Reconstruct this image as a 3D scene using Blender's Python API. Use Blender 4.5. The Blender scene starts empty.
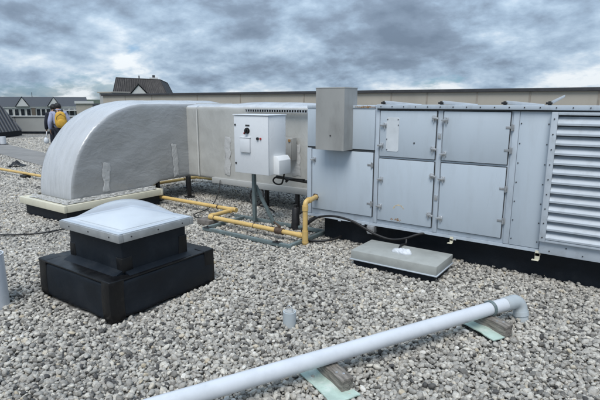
import bpy, bmesh, math, random
import numpy as np
from mathutils import Vector, Matrix, noise, Euler
random.seed(7); rng = np.random.default_rng(11)
R = math.radians
S = bpy.context.scene
C = S.collection

# ------------------------------------------------------------ materials
def new_mat(name):
    m = bpy.data.materials.new(name); m.use_nodes = True
    nt = m.node_tree; b = nt.nodes['Principled BSDF']
    return m, nt, b

def mat(name, col, rough=.5, metal=0., var=.08, scale=6., bump=0., bscale=60., dirt=None, dirt_amt=.0, dscale=3., coat=0., rvar=.1, spec=.5, stretch=(1,1,1), detail=6):
    """a surface whose colour wanders a little and carries dirt of its own"""
    m, nt, b = new_mat(name); N = nt.nodes; L = nt.links
    tc = N.new('ShaderNodeTexCoord'); mp = N.new('ShaderNodeMapping')
    mp.inputs['Scale'].default_value = stretch
    L.new(tc.outputs['Object'], mp.inputs[0])
    n = N.new('ShaderNodeTexNoise'); n.inputs['Scale'].default_value = scale; n.inputs['Detail'].default_value = detail
    L.new(mp.outputs[0], n.inputs['Vector'])
    mr = N.new('ShaderNodeMapRange'); mr.inputs[1].default_value = .3; mr.inputs[2].default_value = .7
    mr.inputs[3].default_value = 1 - var; mr.inputs[4].default_value = 1 + var
    L.new(n.outputs['Fac'], mr.inputs[0])
    mul = N.new('ShaderNodeVectorMath'); mul.operation = 'SCALE'; mul.inputs[0].default_value = col[:3]
    L.new(mr.outputs[0], mul.inputs['Scale'])
    out = mul.outputs[0]
    if dirt:
        n2 = N.new('ShaderNodeTexNoise'); n2.inputs['Scale'].default_value = dscale; n2.inputs['Detail'].default_value = 9; n2.inputs['Roughness'].default_value = .65
        L.new(mp.outputs[0], n2.inputs['Vector'])
        r2 = N.new('ShaderNodeMapRange'); r2.inputs[1].default_value = .5; r2.inputs[2].default_value = .72
        r2.inputs[3].default_value = 0; r2.inputs[4].default_value = dirt_amt
        L.new(n2.outputs['Fac'], r2.inputs[0])
        mx = N.new('ShaderNodeMix'); mx.data_type = 'RGBA'; mx.inputs[7].default_value = (*dirt, 1)
        L.new(r2.outputs[0], mx.inputs[0]); L.new(out, mx.inputs[6]); out = mx.outputs[2]
    L.new(out, b.inputs['Base Color'])
    rr = N.new('ShaderNodeMapRange'); rr.inputs[1].default_value = .3; rr.inputs[2].default_value = .7
    rr.inputs[3].default_value = max(.02, rough - rvar); rr.inputs[4].default_value = min(1, rough + rvar)
    L.new(n.outputs['Fac'], rr.inputs[0]); L.new(rr.outputs[0], b.inputs['Roughness'])
    b.inputs['Metallic'].default_value = metal
    b.inputs['Specular IOR Level'].default_value = spec
    if coat: b.inputs['Coat Weight'].default_value = coat; b.inputs['Coat Roughness'].default_value = .15
    if bump:
        nb = N.new('ShaderNodeTexNoise'); nb.inputs['Scale'].default_value = bscale; nb.inputs['Detail'].default_value = 5
        L.new(mp.outputs[0], nb.inputs['Vector'])
        bp = N.new('ShaderNodeBump'); bp.inputs['Strength'].default_value = bump; bp.inputs['Distance'].default_value = .01
        L.new(nb.outputs['Fac'], bp.inputs['Height']); L.new(bp.outputs[0], b.inputs['Normal'])
    return m

def foil_mat(name, col, rough, metal, var, wr=.6, wscale=9., coat=0., stretch=(1,1,1), dist=.03):
    """wrinkled sheet: ridged creases at two sizes"""
    m = mat(name, col, rough, metal, var=var, scale=2.2, coat=coat, dirt=(col[0]*.7, col[1]*.68, col[2]*.62), dirt_amt=.35, dscale=1.7, stretch=stretch)
    nt = m.node_tree; N = nt.nodes; L = nt.links; b = N['Principled BSDF']
    tc = N.new('ShaderNodeTexCoord')
    mp = N.new('ShaderNodeMapping'); mp.inputs['Scale'].default_value = stretch; L.new(tc.outputs['Object'], mp.inputs[0])
    prev = None
    wn = N.new('ShaderNodeTexNoise'); wn.inputs['Scale'].default_value = wscale*.35; wn.inputs['Detail'].default_value = 3; L.new(mp.outputs[0], wn.inputs['Vector'])
    wv = N.new('ShaderNodeVectorMath'); wv.operation = 'MULTIPLY_ADD'; wv.inputs[1].default_value = (.35,.35,.35)
    L.new(wn.outputs['Color'], wv.inputs[0]); L.new(mp.outputs[0], wv.inputs[2])
    for sc, st, dd in ((wscale*.45, wr*.7, .016), (wscale*1.5, wr, .009), (wscale*5, wr*.9, .003)):
        n = N.new('ShaderNodeTexVoronoi'); n.inputs['Scale'].default_value = sc; L.new(wv.outputs[0], n.inputs['Vector'])
        bp = N.new('ShaderNodeBump'); bp.inputs['Strength'].default_value = min(1,st*1.3); bp.inputs['Distance'].default_value = dd
        L.new(n.outputs['Distance'], bp.inputs['Height'])
        if prev: L.new(prev, bp.inputs['Normal'])
        prev = bp.outputs[0]
    L.new(prev, b.inputs['Normal'])
    return m

M = {}
M['paint'] = mat('paint_blue_grey', (.46,.52,.58), .42, var=.04, scale=2.5, dirt=(.30,.33,.35), dirt_amt=.5, dscale=6, stretch=(1.5,1,.5), bump=.03, bscale=40)
M['paint_door'] = mat('paint_door', (.475,.54,.60), .36, var=.035, scale=2., dirt=(.33,.36,.38), dirt_amt=.25, dscale=5, stretch=(1.6,1,.35), bump=.02, bscale=25)
M['louver'] = mat('louver_paint', (.47,.52,.57), .4, var=.05, scale=5, dirt=(.25,.27,.28), dirt_amt=.4, dscale=9)
M['gasket'] = mat('gasket', (.035,.037,.04), .7, var=.2)
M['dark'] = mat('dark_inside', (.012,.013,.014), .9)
M['steel'] = mat('galvanised', (.42,.43,.44), .45, .6, var=.2, scale=30, dirt=(.22,.2,.18), dirt_amt=.4, dscale=12)
M['zinc'] = mat('zinc_bright', (.55,.56,.57), .35, .7, var=.2, scale=30)
M['hood'] = mat('stainless_dull', (.37,.37,.355), .5, .2, var=.10, scale=3.5, dirt=(.15,.145,.135), dirt_amt=.45, dscale=2.6, stretch=(1.2,1.2,.5))
M['rust'] = mat('rust', (.30,.16,.06), .8, var=.35, scale=40, dirt=(.45,.3,.12), dirt_amt=.7, dscale=30)
M['ochre'] = mat('ochre_stain', (.56,.46,.30), .7, var=.3, scale=40)
M['plate'] = mat('white_plate', (.62,.66,.69), .45, var=.05, scale=8, dirt=(.45,.48,.5), dirt_amt=.3, dscale=10)
M['memb'] = mat('black_membrane', (.006,.0098,.0155), .55, spec=.3, var=.25, scale=5, dirt=(.020,.023,.027), dirt_amt=.7, dscale=5, bump=.45, bscale=7)
M['memb2'] = mat('black_flashing', (.0045,.0045,.005), .42, spec=.35, var=.3, scale=8, dirt=(.02,.02,.02), dirt_amt=.4, dscale=14, bump=.25, bscale=22)
M['cream'] = mat('cream_metal', (.66,.63,.50), .5, var=.05, scale=4, dirt=(.45,.42,.32), dirt_amt=.35, dscale=7)
M['alu'] = mat('aluminium', (.40,.41,.41), .42, .45, var=.10, scale=10, dirt=(.25,.26,.26), dirt_amt=.3, dscale=12)
M['membgrey'] = mat('grey_membrane', (.36,.375,.355), .5, var=.08, scale=5, dirt=(.2,.2,.19), dirt_amt=.4, dscale=6)
M['seal'] = mat('white_sealant', (.62,.65,.68), .5, var=.06, bump=.3, bscale=30)
M['cab'] = mat('white_enamel', (.70,.725,.75), .32, var=.025, scale=3, dirt=(.5,.52,.54), dirt_amt=.25, dscale=6)
M['cab_lit'] = mat('white_enamel_lit', (.76,.78,.79), .32, var=.025, scale=3)  # paler enamel copy, the side's brighter light put into the colour
M['green'] = mat('green_steel', (.15,.195,.20), .5, .1, var=.2, scale=12, dirt=(.16,.17,.16), dirt_amt=.5, dscale=9)
M['yellow'] = mat('yellow_pipe', (.64,.44,.16), .45, var=.10, scale=5, dirt=(.42,.30,.14), dirt_amt=.5, dscale=7)
M['fit'] = mat('brown_fitting', (.10,.065,.045), .6, .2, var=.3, scale=30)
M['black'] = mat('black_rubber', (.012,.012,.013), .5, var=.3, scale=20)
M['pvc'] = mat('white_pvc', (.62,.65,.685), .33, var=.03, scale=3, dirt=(.42,.45,.48), dirt_amt=.4, dscale=5)
M['pvcgrey'] = mat('grey_pvc', (.44,.49,.515), .4, var=.06, scale=6, dirt=(.42,.42,.4), dirt_amt=.5, dscale=9)
M['mint'] = mat('mint_pad', (.45,.57,.50), .6, var=.2, scale=7, dirt=(.68,.71,.67), dirt_amt=.9, dscale=8, bump=.3)
M['wood'] = mat('weathered_wood', (.22,.20,.175), .85, var=.55, scale=9, dirt=(.05,.042,.035), dirt_amt=.9, dscale=5, bump=1.0, bscale=14, stretch=(1,7,7))
M['stone'] = mat('stone_block', (.16,.145,.13), .9, var=.3, scale=20, bump=.5)
M['beige'] = mat('beige_panel', (.42,.39,.335), .7, var=.05, scale=1.2, dirt=(.28,.25,.2), dirt_amt=.4, dscale=.9, stretch=(1,1,.4))
M['beam'] = mat('pale_metal', (.42,.43,.42), .6, var=.08, scale=3, dirt=(.3,.3,.28), dirt_amt=.4, dscale=3)
M['coping'] = mat('dark_coping', (.045,.045,.048), .5, var=.15)
M['seam'] = mat('brown_seam', (.31,.275,.23), .8, var=.2)
M['parapet'] = mat('parapet_stucco', (.33,.34,.33), .85, var=.08, scale=1, dirt=(.18,.18,.17), dirt_amt=.4, dscale=1)
M['slate'] = mat('slate_roof', (.060,.067,.078), .8, var=.15, scale=1.2)
M['mroof'] = mat('standing_seam', (.035,.033,.034), .65, var=.12, scale=1., stretch=(3,3,.4))
M['pyrroof'] = mat('seam_roof', (.050,.054,.062), .45, var=.12, scale=1)
M['pyrseam'] = mat('seam_roof_rib', (.16,.165,.175), .45, var=.1)
M['wwall'] = mat('white_stucco', (.58,.58,.55), .85, var=.06, scale=.5)
M['bwall'] = mat('brown_wall', (.13,.11,.09), .85, var=.1, scale=.5)
M['trim'] = mat('white_trim', (.58,.59,.58), .7, var=.04)
M['glass'] = mat('window_glass', (.02,.024,.03), .12, var=.2, scale=2, spec=.8)
M['skin'] = mat('skin', (.30,.17,.11), .55, var=.05)
M['hair'] = mat('hair', (.008,.007,.007), .6, var=.2, bump=.6, bscale=120)
M['hoodie'] = mat('lavender_cloth', (.33,.36,.50), .9, var=.10, scale=9, bump=.5, bscale=14)
M['navy'] = mat('navy_cloth', (.014,.017,.028), .9, var=.15, bump=.4, bscale=12)
M['trouser'] = mat('dark_denim', (.02,.024,.036), .9, var=.15, bump=.4, bscale=14)
M['bag'] = mat('yellow_nylon', (.62,.36,.045), .65, var=.10, scale=12, bump=.4, bscale=20)
M['bagdark'] = mat('bag_trim', (.05,.04,.03), .7)
M['shoe'] = mat('shoe', (.03,.03,.03), .6)
M['paver'] = mat('concrete_path', (.24,.235,.225), .9, var=.12, scale=1.3, dirt=(.15,.145,.14), dirt_amt=.5, dscale=2, bump=.3, bscale=30)
M['red'] = mat('red_plastic', (.35,.02,.02), .4)
M['hill'] = mat('far_hill', (.05,.07,.045), 1, var=.2, scale=.02)
M['ground'] = mat('ground_far', (.07,.085,.05), 1, var=.3, scale=.03)
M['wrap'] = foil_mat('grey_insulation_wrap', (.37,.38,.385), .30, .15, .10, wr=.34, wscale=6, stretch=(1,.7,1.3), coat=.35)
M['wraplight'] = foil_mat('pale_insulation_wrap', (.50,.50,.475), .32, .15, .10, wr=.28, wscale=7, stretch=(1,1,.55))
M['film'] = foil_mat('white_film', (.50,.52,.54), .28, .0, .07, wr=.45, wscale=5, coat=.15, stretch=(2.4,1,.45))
M['foil'] = foil_mat('silver_tape', (.50,.505,.50), .26, .0, .06, wr=.3, wscale=10)
M['skirtfoil'] = foil_mat('skirt_foil', (.48,.475,.45), .42, .2, .12, wr=.5, wscale=18)
M['strap'] = mat('white_strap', (.6,.6,.57), .6)

# clear acrylic of the dome: part see-through, part milky, glossy at grazing angles
def acrylic(name, tint, milky, base):
    m, nt, b = new_mat(name); N = nt.nodes; L = nt.links
    out = [n for n in N if n.type == 'OUTPUT_MATERIAL'][0]
    tr = N.new('ShaderNodeBsdfTransparent'); tr.inputs[0].default_value = (*tint, 1)
    b.inputs['Base Color'].default_value = (*base, 1); b.inputs['Roughness'].default_value = .12
    lw = N.new('ShaderNodeLayerWeight'); lw.inputs[0].default_value = .22
    mr = N.new('ShaderNodeMapRange'); mr.inputs[3].default_value = milky; mr.inputs[4].default_value = .95
    L.new(lw.outputs['Facing'], mr.inputs[0])
    mx = N.new('ShaderNodeMixShader'); L.new(mr.outputs[0], mx.inputs[0]); L.new(tr.outputs[0], mx.inputs[1]); L.new(b.outputs[0], mx.inputs[2])
    L.new(mx.outputs[0], out.inputs[0])
    return m
M['dome'] = acrylic('clear_acrylic', (.93,.95,.98), .24, (.66,.70,.75))
M['inner'] = mat('milky_diffuser', (.74,.77,.76), .35, var=.05, scale=5, dirt=(.5,.53,.53), dirt_amt=.4, dscale=8)

# gravel sheet under the loose stones
def gravel_sheet():
    m, nt, b = new_mat('gravel_bed'); N = nt.nodes; L = nt.links
    tc = N.new('ShaderNodeTexCoord')
    v = N.new('ShaderNodeTexVoronoi'); v.inputs['Scale'].default_value = 22; v.inputs['Randomness'].default_value = 1
    L.new(tc.outputs['Object'], v.inputs['Vector'])
    cr = N.new('ShaderNodeValToRGB'); L.new(v.outputs['Color'], cr.inputs[0])
    e = cr.color_ramp.elements; e[0].color = (.05,.049,.046,1); e[1].color = (.46,.445,.41,1)
    n = N.new('ShaderNodeTexNoise'); n.inputs['Scale'].default_value = .6; n.inputs['Detail'].default_value = 8; L.new(tc.outputs['Object'], n.inputs['Vector'])
    mr = N.new('ShaderNodeMapRange'); mr.inputs[1].default_value = .3; mr.inputs[2].default_value = .7; mr.inputs[3].default_value = .8; mr.inputs[4].default_value = 1.1
    L.new(n.outputs['Fac'], mr.inputs[0])
    sc = N.new('ShaderNodeVectorMath'); sc.operation = 'SCALE'; L.new(cr.outputs[0], sc.inputs[0]); L.new(mr.outputs[0], sc.inputs['Scale'])
    L.new(sc.outputs[0], b.inputs['Base Color']); b.inputs['Roughness'].default_value = .95
    bp = N.new('ShaderNodeBump'); bp.invert = True; bp.inputs['Strength'].default_value = .9; bp.inputs['Distance'].default_value = .03
    L.new(v.outputs['Distance'], bp.inputs['Height']); L.new(bp.outputs[0], b.inputs['Normal'])
    return m
M['bed'] = gravel_sheet()

def stone_mat():
    m, nt, b = new_mat('loose_stone'); N = nt.nodes; L = nt.links
    at = N.new('ShaderNodeAttribute'); at.attribute_type = 'INSTANCER'; at.attribute_name = 'shade'
    cr = N.new('ShaderNodeValToRGB'); L.new(at.outputs['Fac'], cr.inputs[0])
    el = cr.color_ramp.elements
    el[0].position = 0; el[0].color = (.07,.068,.066,1)
    el[1].position = 1; el[1].color = (.66,.64,.59,1)
    for p, c in ((.10,(.14,.133,.120)), (.30,(.285,.272,.246)), (.6,(.435,.414,.370)), (.85,(.58,.553,.49)), (.95,(.45,.385,.28))):
        k = el.new(p); k.color = (*c, 1)
    tc = N.new('ShaderNodeTexCoord')
    n = N.new('ShaderNodeTexNoise'); n.inputs['Scale'].default_value = 1.6; n.inputs['Detail'].default_value = 6
    L.new(tc.outputs['Object'], n.inputs['Vector'])
    mr = N.new('ShaderNodeMapRange'); mr.inputs[1].default_value = .3; mr.inputs[2].default_value = .7; mr.inputs[3].default_value = .78; mr.inputs[4].default_value = 1.18
    L.new(n.outputs['Fac'], mr.inputs[0])
    sc = N.new('ShaderNodeVectorMath'); sc.operation = 'SCALE'; L.new(cr.outputs[0], sc.inputs[0]); L.new(mr.outputs[0], sc.inputs['Scale'])
    L.new(sc.outputs[0], b.inputs['Base Color']); b.inputs['Roughness'].default_value = .8
    return m
M['gravel'] = stone_mat()

# ------------------------------------------------------------ object helpers
def loc_of(o):
    v = Vector((0,0,0))
    while o is not None: v += o.location; o = o.parent
    return v

def tag(o, label, cat, group=None, kind=None):
    if label: o['label'] = label
    if cat: o['category'] = cat
    if group: o['group'] = group
    if kind: o['kind'] = kind
    return o

def thing(name, label, cat, loc, rz=0, group=None):
    o = bpy.data.objects.new(name, None); C.objects.link(o); o.location = loc; o.rotation_euler = (0,0,rz)
    o.empty_display_size = .1
    return tag(o, label, cat, group)

class MB:
    def __init__(s): s.bm = bmesh.new()
    def box(s, x0, x1, y0, y1, z0, z1, bev=0.):
        t = bmesh.new()
        bmesh.ops.create_cube(t, size=1, matrix=Matrix.Translation(((x0+x1)/2,(y0+y1)/2,(z0+z1)/2)) @ Matrix.Diagonal((x1-x0, y1-y0, z1-z0, 1)))
        if bev: bmesh.ops.bevel(t, geom=list(t.edges), offset=bev, segments=2, profile=.5, affect='EDGES')
        return s.add(t)
    def obox(s, c, dims, rot, bev=0.):
        t = bmesh.new()
        bmesh.ops.create_cube(t, size=1, matrix=Matrix.Diagonal((*dims, 1)))
        if bev: bmesh.ops.bevel(t, geom=list(t.edges), offset=bev, segments=2, profile=.5, affect='EDGES')
        t.transform(Matrix.Translation(c) @ Euler(rot).to_matrix().to_4x4())
        return s.add(t)
    def add(s, t):
        me = bpy.data.meshes.new('tmp'); t.to_mesh(me); t.free(); s.bm.from_mesh(me); bpy.data.meshes.remove(me); return s
    def poly(s, vs):
        s.bm.faces.new([s.bm.verts.new(v) for v in vs]); return s
    def prism(s, pts, d, bev=0.):
        """planar polygon pts (3-D) pushed by vector d"""
        t = bmesh.new(); d = Vector(d)
        a = [t.verts.new(p) for p in pts]; b = [t.verts.new(Vector(p)+d) for p in pts]
        t.faces.new(a); t.faces.new(b[::-1]); n = len(a)
        for i in range(n): t.faces.new((a[i], b[i], b[(i+1)%n], a[(i+1)%n]))
        bmesh.ops.recalc_face_normals(t, faces=list(t.faces))
        if bev: bmesh.ops.bevel(t, geom=list(t.edges), offset=bev, segments=2, profile=.5, affect='EDGES')
        return s.add(t)
    def tube(s, pts, r, n=14, cap=True, rad=None):
        pts = [Vector(p) for p in pts]; t = bmesh.new(); rings = []
        up = None
        for i, p in enumerate(pts):
            a = pts[max(i-1,0)]; b = pts[min(i+1,len(pts)-1)]; d = (b-a).normalized()
            if up is None:
                up = Vector((0,0,1)) if abs(d.z) < .9 else Vector((1,0,0))
            x = d.cross(up).normalized(); u = x.cross(d).normalized(); up = u
            rr = rad[i] if rad else r
            rings.append([t.verts.new(p + (x*math.cos(2*math.pi*k/n) + u*math.sin(2*math.pi*k/n))*rr) for k in range(n)])
        for i in range(len(rings)-1):
            for k in range(n):
                t.faces.new((rings[i][k], rings[i][(k+1)%n], rings[i+1][(k+1)%n], rings[i+1][k]))
        if cap: t.faces.new(rings[0][::-1]); t.faces.new(rings[-1])
        bmesh.ops.recalc_face_normals(t, faces=list(t.faces))
        return s.add(t)
    def build(s, name, m, parent=None, smooth=False, label=None, auto=None):
        if parent is not None:
            l = loc_of(parent); s.bm.transform(Matrix.Translation(-l))
        me = bpy.data.meshes.new(name); s.bm.to_mesh(me); s.bm.free()
        me.materials.append(m)
        if smooth or auto:
            me.shade_smooth()
            if auto: me.set_sharp_from_angle(angle=R(auto))
        o = bpy.data.objects.new(name, me); C.objects.link(o); o.parent = parent
        if label: o['label'] = label
        return o

def dots(name, m, parent, pts, d, r, ln=.006, n=8):
    '''small heads, each its own part, sharing one mesh; d is the way they stick out'''
    d = Vector(d); base = loc_of(parent); first = None
    for p in pts:
        if first is None:
            t = MB(); t.tube([(0,0,0), d*ln], r, n); first = t.build(name, M[m]); o = first
        else:
            o = first.copy(); C.objects.link(o)
        o.parent = parent; o.location = Vector(p) - base
def box(name, m, parent, *a, bev=0., label=None): return MB().box(*a, bev=bev).build(name, m, parent, auto=35 if bev else None, label=label)

def arc_path(pts, rad, seg=8):
    """polyline with rounded corners"""
    pts = [Vector(p) for p in pts]; out = [pts[0]]
    for i in range(1, len(pts)-1):
        a, b, c = pts[i-1], pts[i], pts[i+1]; d0 = (a-b).normalized(); d1 = (c-b).normalized()
        r = min(rad, (a-b).length*.49, (c-b).length*.49)
        p0 = b+d0*r; p1 = b+d1*r
        for k in range(seg+1):
            t = k/seg; out.append(p0*(1-t)**2 + b*2*t*(1-t) + p1*t*t)
    out.append(pts[-1]); return out

def spline(pts, n=10):
    pts = [Vector(p) for p in pts]; out = []
    for i in range(len(pts)-1):
        p0 = pts[max(i-1,0)]; p1 = pts[i]; p2 = pts[i+1]; p3 = pts[min(i+2,len(pts)-1)]
        for k in range(n):
            t = k/n
            out.append(.5*((2*p1)+(p2-p0)*t+(2*p0-5*p1+4*p2-p3)*t*t+(3*p1-p0-3*p2+p3)*t**3))
    out.append(pts[-1]); return out

# ------------------------------------------------------------ camera, light, sky
cam = bpy.data.objects.new('camera', bpy.data.cameras.new('camera')); C.objects.link(cam); S.camera = cam
cam.location = (0,0,1.75); cam.rotation_euler = (R(90) - math.atan(99/480), 0, R(35.3))
cam.data.lens = 28.8; cam.data.sensor_width = 36; cam.data.clip_start = .05; cam.data.clip_end = 6000

SUN = Vector((.20,-.50,.84)).normalized()
sl = bpy.data.lights.new('sun', 'SUN'); sl.energy = 2.3; sl.angle = R(32); sl.color = (1,.965,.92)
so = bpy.data.objects.new('sun', sl); C.objects.link(so); so.rotation_euler = SUN.to_track_quat('Z','Y').to_euler(); so.location = (0,0,30)

SK = (6.6, 14.1, 9.4)
w = bpy.data.worlds.new('World'); S.world = w; w.use_nodes = True
nt = w.node_tree; N = nt.nodes; L = nt.links; N.clear()
out = N.new('ShaderNodeOutputWorld')
sky = N.new('ShaderNodeTexSky'); sky.sky_type = 'NISHITA'; sky.sun_disc = False
sky.sun_elevation = math.asin(SUN.z); sky.sun_rotation = math.atan2(SUN.x, SUN.y); sky.air_density = 1.2; sky.dust_density = 1.5
bg = N.new('ShaderNodeBackground'); tint = N.new('ShaderNodeVectorMath'); tint.operation = 'MULTIPLY'; tint.inputs[1].default_value = (.42,.72,1.15); L.new(sky.outputs[0], tint.inputs[0]); L.new(tint.outputs[0], bg.inputs[0]); bg.inputs[1].default_value = .11
tc = N.new('ShaderNodeTexCoord'); sx = N.new('ShaderNodeSeparateXYZ'); L.new(tc.outputs['Generated'], sx.inputs[0])
def math_n(op, a, b=None, clamp=False):
    n = N.new('ShaderNodeMath'); n.operation = op; n.use_clamp = clamp
    for i, v in enumerate((a, b)):
        if v is None: continue
        if isinstance(v, (int, float)): n.inputs[i].default_value = v
        else: L.new(v, n.inputs[i])
    return n.outputs[0]
zz = math_n('ADD', math_n('MAXIMUM', sx.outputs[2], 0.), .38)     # cloud sheet seen edge-on near the horizon
px = math_n('DIVIDE', sx.outputs[0], zz); py = math_n('DIVIDE', sx.outputs[1], zz)
cb = N.new('ShaderNodeCombineXYZ'); L.new(math_n('SUBTRACT', px, .62), cb.inputs[0]); L.new(math_n('SUBTRACT', py, .44), cb.inputs[1])
def cn(scale, detail, rough, off, dist=.0, k=1.):
    v = cb.outputs[0]
    if k != 1.:
        q = N.new('ShaderNodeVectorMath'); q.operation = 'SCALE'; q.inputs['Scale'].default_value = k; L.new(v, q.inputs[0]); v = q.outputs[0]
    mp = N.new('ShaderNodeMapping'); mp.inputs['Location'].default_value = off; L.new(v, mp.inputs[0])
    n = N.new('ShaderNodeTexNoise'); n.inputs['Scale'].default_value = scale; n.inputs['Detail'].default_value = detail
    n.inputs['Roughness'].default_value = rough; n.inputs['Distortion'].default_value = dist
    L.new(mp.outputs[0], n.inputs['Vector']); return n.outputs['Fac']
def field(k):
    a = cn(.95, 2, .5, (SK[0],SK[1],0), .1, k); b = cn(2.9, 10, .58, (SK[2],2.2,0), .1, k); c = cn(7., 6, .55, (1.2,9.1,0), .0, k)
    return math_n('ADD', math_n('MULTIPLY', a, .60), math_n('ADD', math_n('MULTIPLY', b, .52), math_n('MULTIPLY', c, .14)))
f0 = field(1.); f1 = field(.95)
low = N.new('ShaderNodeMapRange'); L.new(sx.outputs[2], low.inputs[0]); low.inputs[1].default_value = .02; low.inputs[2].default_value = .30
low.inputs[3].default_value = -.085; low.inputs[4].default_value = .07
dens = math_n('ADD', f0, low.outputs[0])
relief = math_n('MULTIPLY', math_n('SUBTRACT', f1, f0), 1.5)      # cloud tops catch the light, their undersides stay grey
lit = math_n('ADD', dens, relief)
cr = N.new('ShaderNodeValToRGB'); L.new(lit, cr.inputs[0]); e = cr.color_ramp.elements
e[0].position = .46; e[0].color = (.74,.79,.83,1); e[1].position = .80; e[1].color = (.150,.200,.272,1)
for p, c in ((.51,(.55,.64,.73)), (.57,(.39,.50,.62)), (.63,(.29,.385,.50)), (.70,(.205,.268,.355))):
    k = e.new(p); k.color = (*c, 1)
bgc = N.new('ShaderNodeBackground'); L.new(cr.outputs[0], bgc.inputs[0]); bgc.inputs[1].default_value = 1.0
# the cloud deck is brighter overhead than near the horizon
lift = N.new('ShaderNodeMapRange'); L.new(sx.outputs[2], lift.inputs[0]); lift.inputs[1].default_value = .0; lift.inputs[2].default_value = .9
lift.inputs[3].default_value = .92; lift.inputs[4].default_value = 2.3; L.new(lift.outputs[0], bgc.inputs[1])
gap = N.new('ShaderNodeMapRange'); L.new(dens, gap.inputs[0]); gap.inputs[1].default_value = .44; gap.inputs[2].default_value = .485; gap.inputs[3].default_value = .35; gap.inputs[4].default_value = 1
ms = N.new('ShaderNodeMixShader'); L.new(gap.outputs[0], ms.inputs[0]); L.new(bg.outputs[0], ms.inputs[1]); L.new(bgc.outputs[0], ms.inputs[2])
L.new(ms.outputs[0], out.inputs[0])

S.view_settings.view_transform = 'Standard'; S.view_settings.look = 'None'; S.view_settings.exposure = .22; S.view_settings.gamma = 1

# ------------------------------------------------------------ setting
P0 = Vector((-44,1.6,0)); P1 = Vector((-21.6,17.2,0))            # far parapet line
mb = MB(); mb.poly([(-44,-14,-.025),(14,-14,-.025),(14,30,-.025),(-21.6,30,-.025),(P1.x,P1.y,-.025),(P0.x,P0.y,-.025)])
bmesh.ops.recalc_face_normals(mb.bm, faces=list(mb.bm.faces))
tag(mb.build('roof_deck', M['bed']), 'grey gravel roof deck of the flat roof', None, kind='structure')
mb = MB(); mb.poly([(-4000,-4000,-9),(4000,-4000,-9),(4000,4000,-9),(-4000,4000,-9)])
tag(mb.build('ground', M['ground']), 'ground far below the roof', None, kind='structure')
mb = MB(); mb.box(-44,14,-14,P0.y,-9,-.04)
tag(mb.build('building_mass', M['parapet']), 'body of the building under the roof', None, kind='structure')
# low hills on the horizon
mb = MB(); prev = None
for k in range(73):
    a = R(5*k); r = 1500; h = 8 + 9*noise.noise((math.cos(a)*3, math.sin(a)*3, 0))
    c = (Vector((math.cos(a)*r, math.sin(a)*r, -9)), Vector((math.cos(a)*r*1.06, math.sin(a)*r*1.06, h)), Vector((math.cos(a)*r*1.2, math.sin(a)*r*1.2, -9)))
    c = [mb.bm.verts.new(v) for v in c]
    if prev:
        for i in range(2): mb.bm.faces.new((prev[i], c[i], c[i+1], prev[i+1]))
    prev = c
tag(mb.build('hills', M['hill'], smooth=True), 'low wooded hills on the horizon', None, kind='structure')
# strip of concrete pavers
mb = MB(); a = Vector((-14.6,7.55,0)); d = Vector((-.93,.10,0)).normalized(); n_ = Vector((-d.y, d.x, 0))
d = Vector((-.985,.17,0)); n_ = Vector((-.17,-.985,0))
for i in range(26):
    c = Vector((-13.2,7.1,.0)) + d*(i*.62)
    mb.obox(c + Vector((0,0,.02)), (.60, 1.15, .045), (0,0,math.atan2(d.y,d.x)), .006)
tag(mb.build('walkway', M['paver']), 'pale concrete paver walkway across the gravel', None, kind='structure')

# ------------------------------------------------------------ gravel as loose stones (stuff)
BL = [(-4.40,-3.27,2.02,3.20), (-7.9,-6.68,3.56,5.27), (-3.40,1.6,5.20,9.5), (-2.38,-1.53,4.40,4.82)]
def ring(r0, r1, sp, smin, smax, lo):
    pts = []
    a0, a1 = R(90+35.3-47), R(90+35.3+47)
    xs = np.arange(-r1, r1, sp)
    gx, gy = np.meshgrid(xs, np.arange(-2, r1, sp*.87))
    gx = gx + (np.arange(gx.shape[0])%2)[:,None]*sp*.5
    gx = gx + rng.uniform(-.42,.42,gx.shape)*sp; gy = gy + rng.uniform(-.42,.42,gx.shape)*sp
    x = gx.ravel(); y = gy.ravel(); r = np.hypot(x,y); a = np.arctan2(y,x)
    k = (r>=r0)&(r<r1)&(a>a0)&(a<a1)
    for b in BL: k &= ~((x>b[0])&(x<b[1])&(y>b[2])&(y<b[3]))
    k &= ~((y>12.9)&(x>-20.2))
    for (qx,qy,hl,hw) in ((-.832,3.70,.20,.085),(-1.425,2.37,.22,.085)):
        ax = (x-qx)*.898-(y-qy)*.440; ay = (x-qx)*.440+(y-qy)*.898
        k &= ~((np.abs(ax)<hl)&(np.abs(ay+.055)<hw)&(rng.uniform(0,1,x.shape)<.88))
    # inside the parapet line, off the walkway
    dd = (P1-P0).normalized(); k &= ((x-P0.x)*(-dd.y)+(y-P0.y)*dd.x) < -.1
    wx = (x+13.2)*(-.985)+(y-7.1)*.17; wy = (x+13.2)*(-.17)+(y-7.1)*(-.985)
    k &= ~((wx>-.2)&(wx<16)&(np.abs(wy)<.5))
    x, y = x[k], y[k]; n = len(x)
    s = rng.uniform(0,1,n)**1.9*(smax-smin)+smin
    z = rng.uniform(-.010,.016,n) + s*.25
    idx = rng.integers(0,6,n) + (0 if lo==0 else 6)
    return np.stack([x,y,z],1), s, idx
parts = [ring(.9,5.6,.0215,.0080,.0190,0), ring(.9,5.6,.060,.014,.023,0), ring(5.6,10,.027,.0115,.022,1), ring(10,27,.045,.020,.032,1)]
parts[1][0][:,2] += .012
co = np.concatenate([p[0] for p in parts]); sc = np.concatenate([p[1] for p in parts]); ix = np.concatenate([p[2] for p in parts])
co[:,2] += .010*np.sin(co[:,0]*1.9+1)*np.cos(co[:,1]*1.7) + .006*np.sin(co[:,0]*5.1)*np.sin(co[:,1]*4.3) - .014
n = len(co); print('stones', n)
sh = np.clip(rng.normal(.50,.24,n),0,1)
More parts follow.
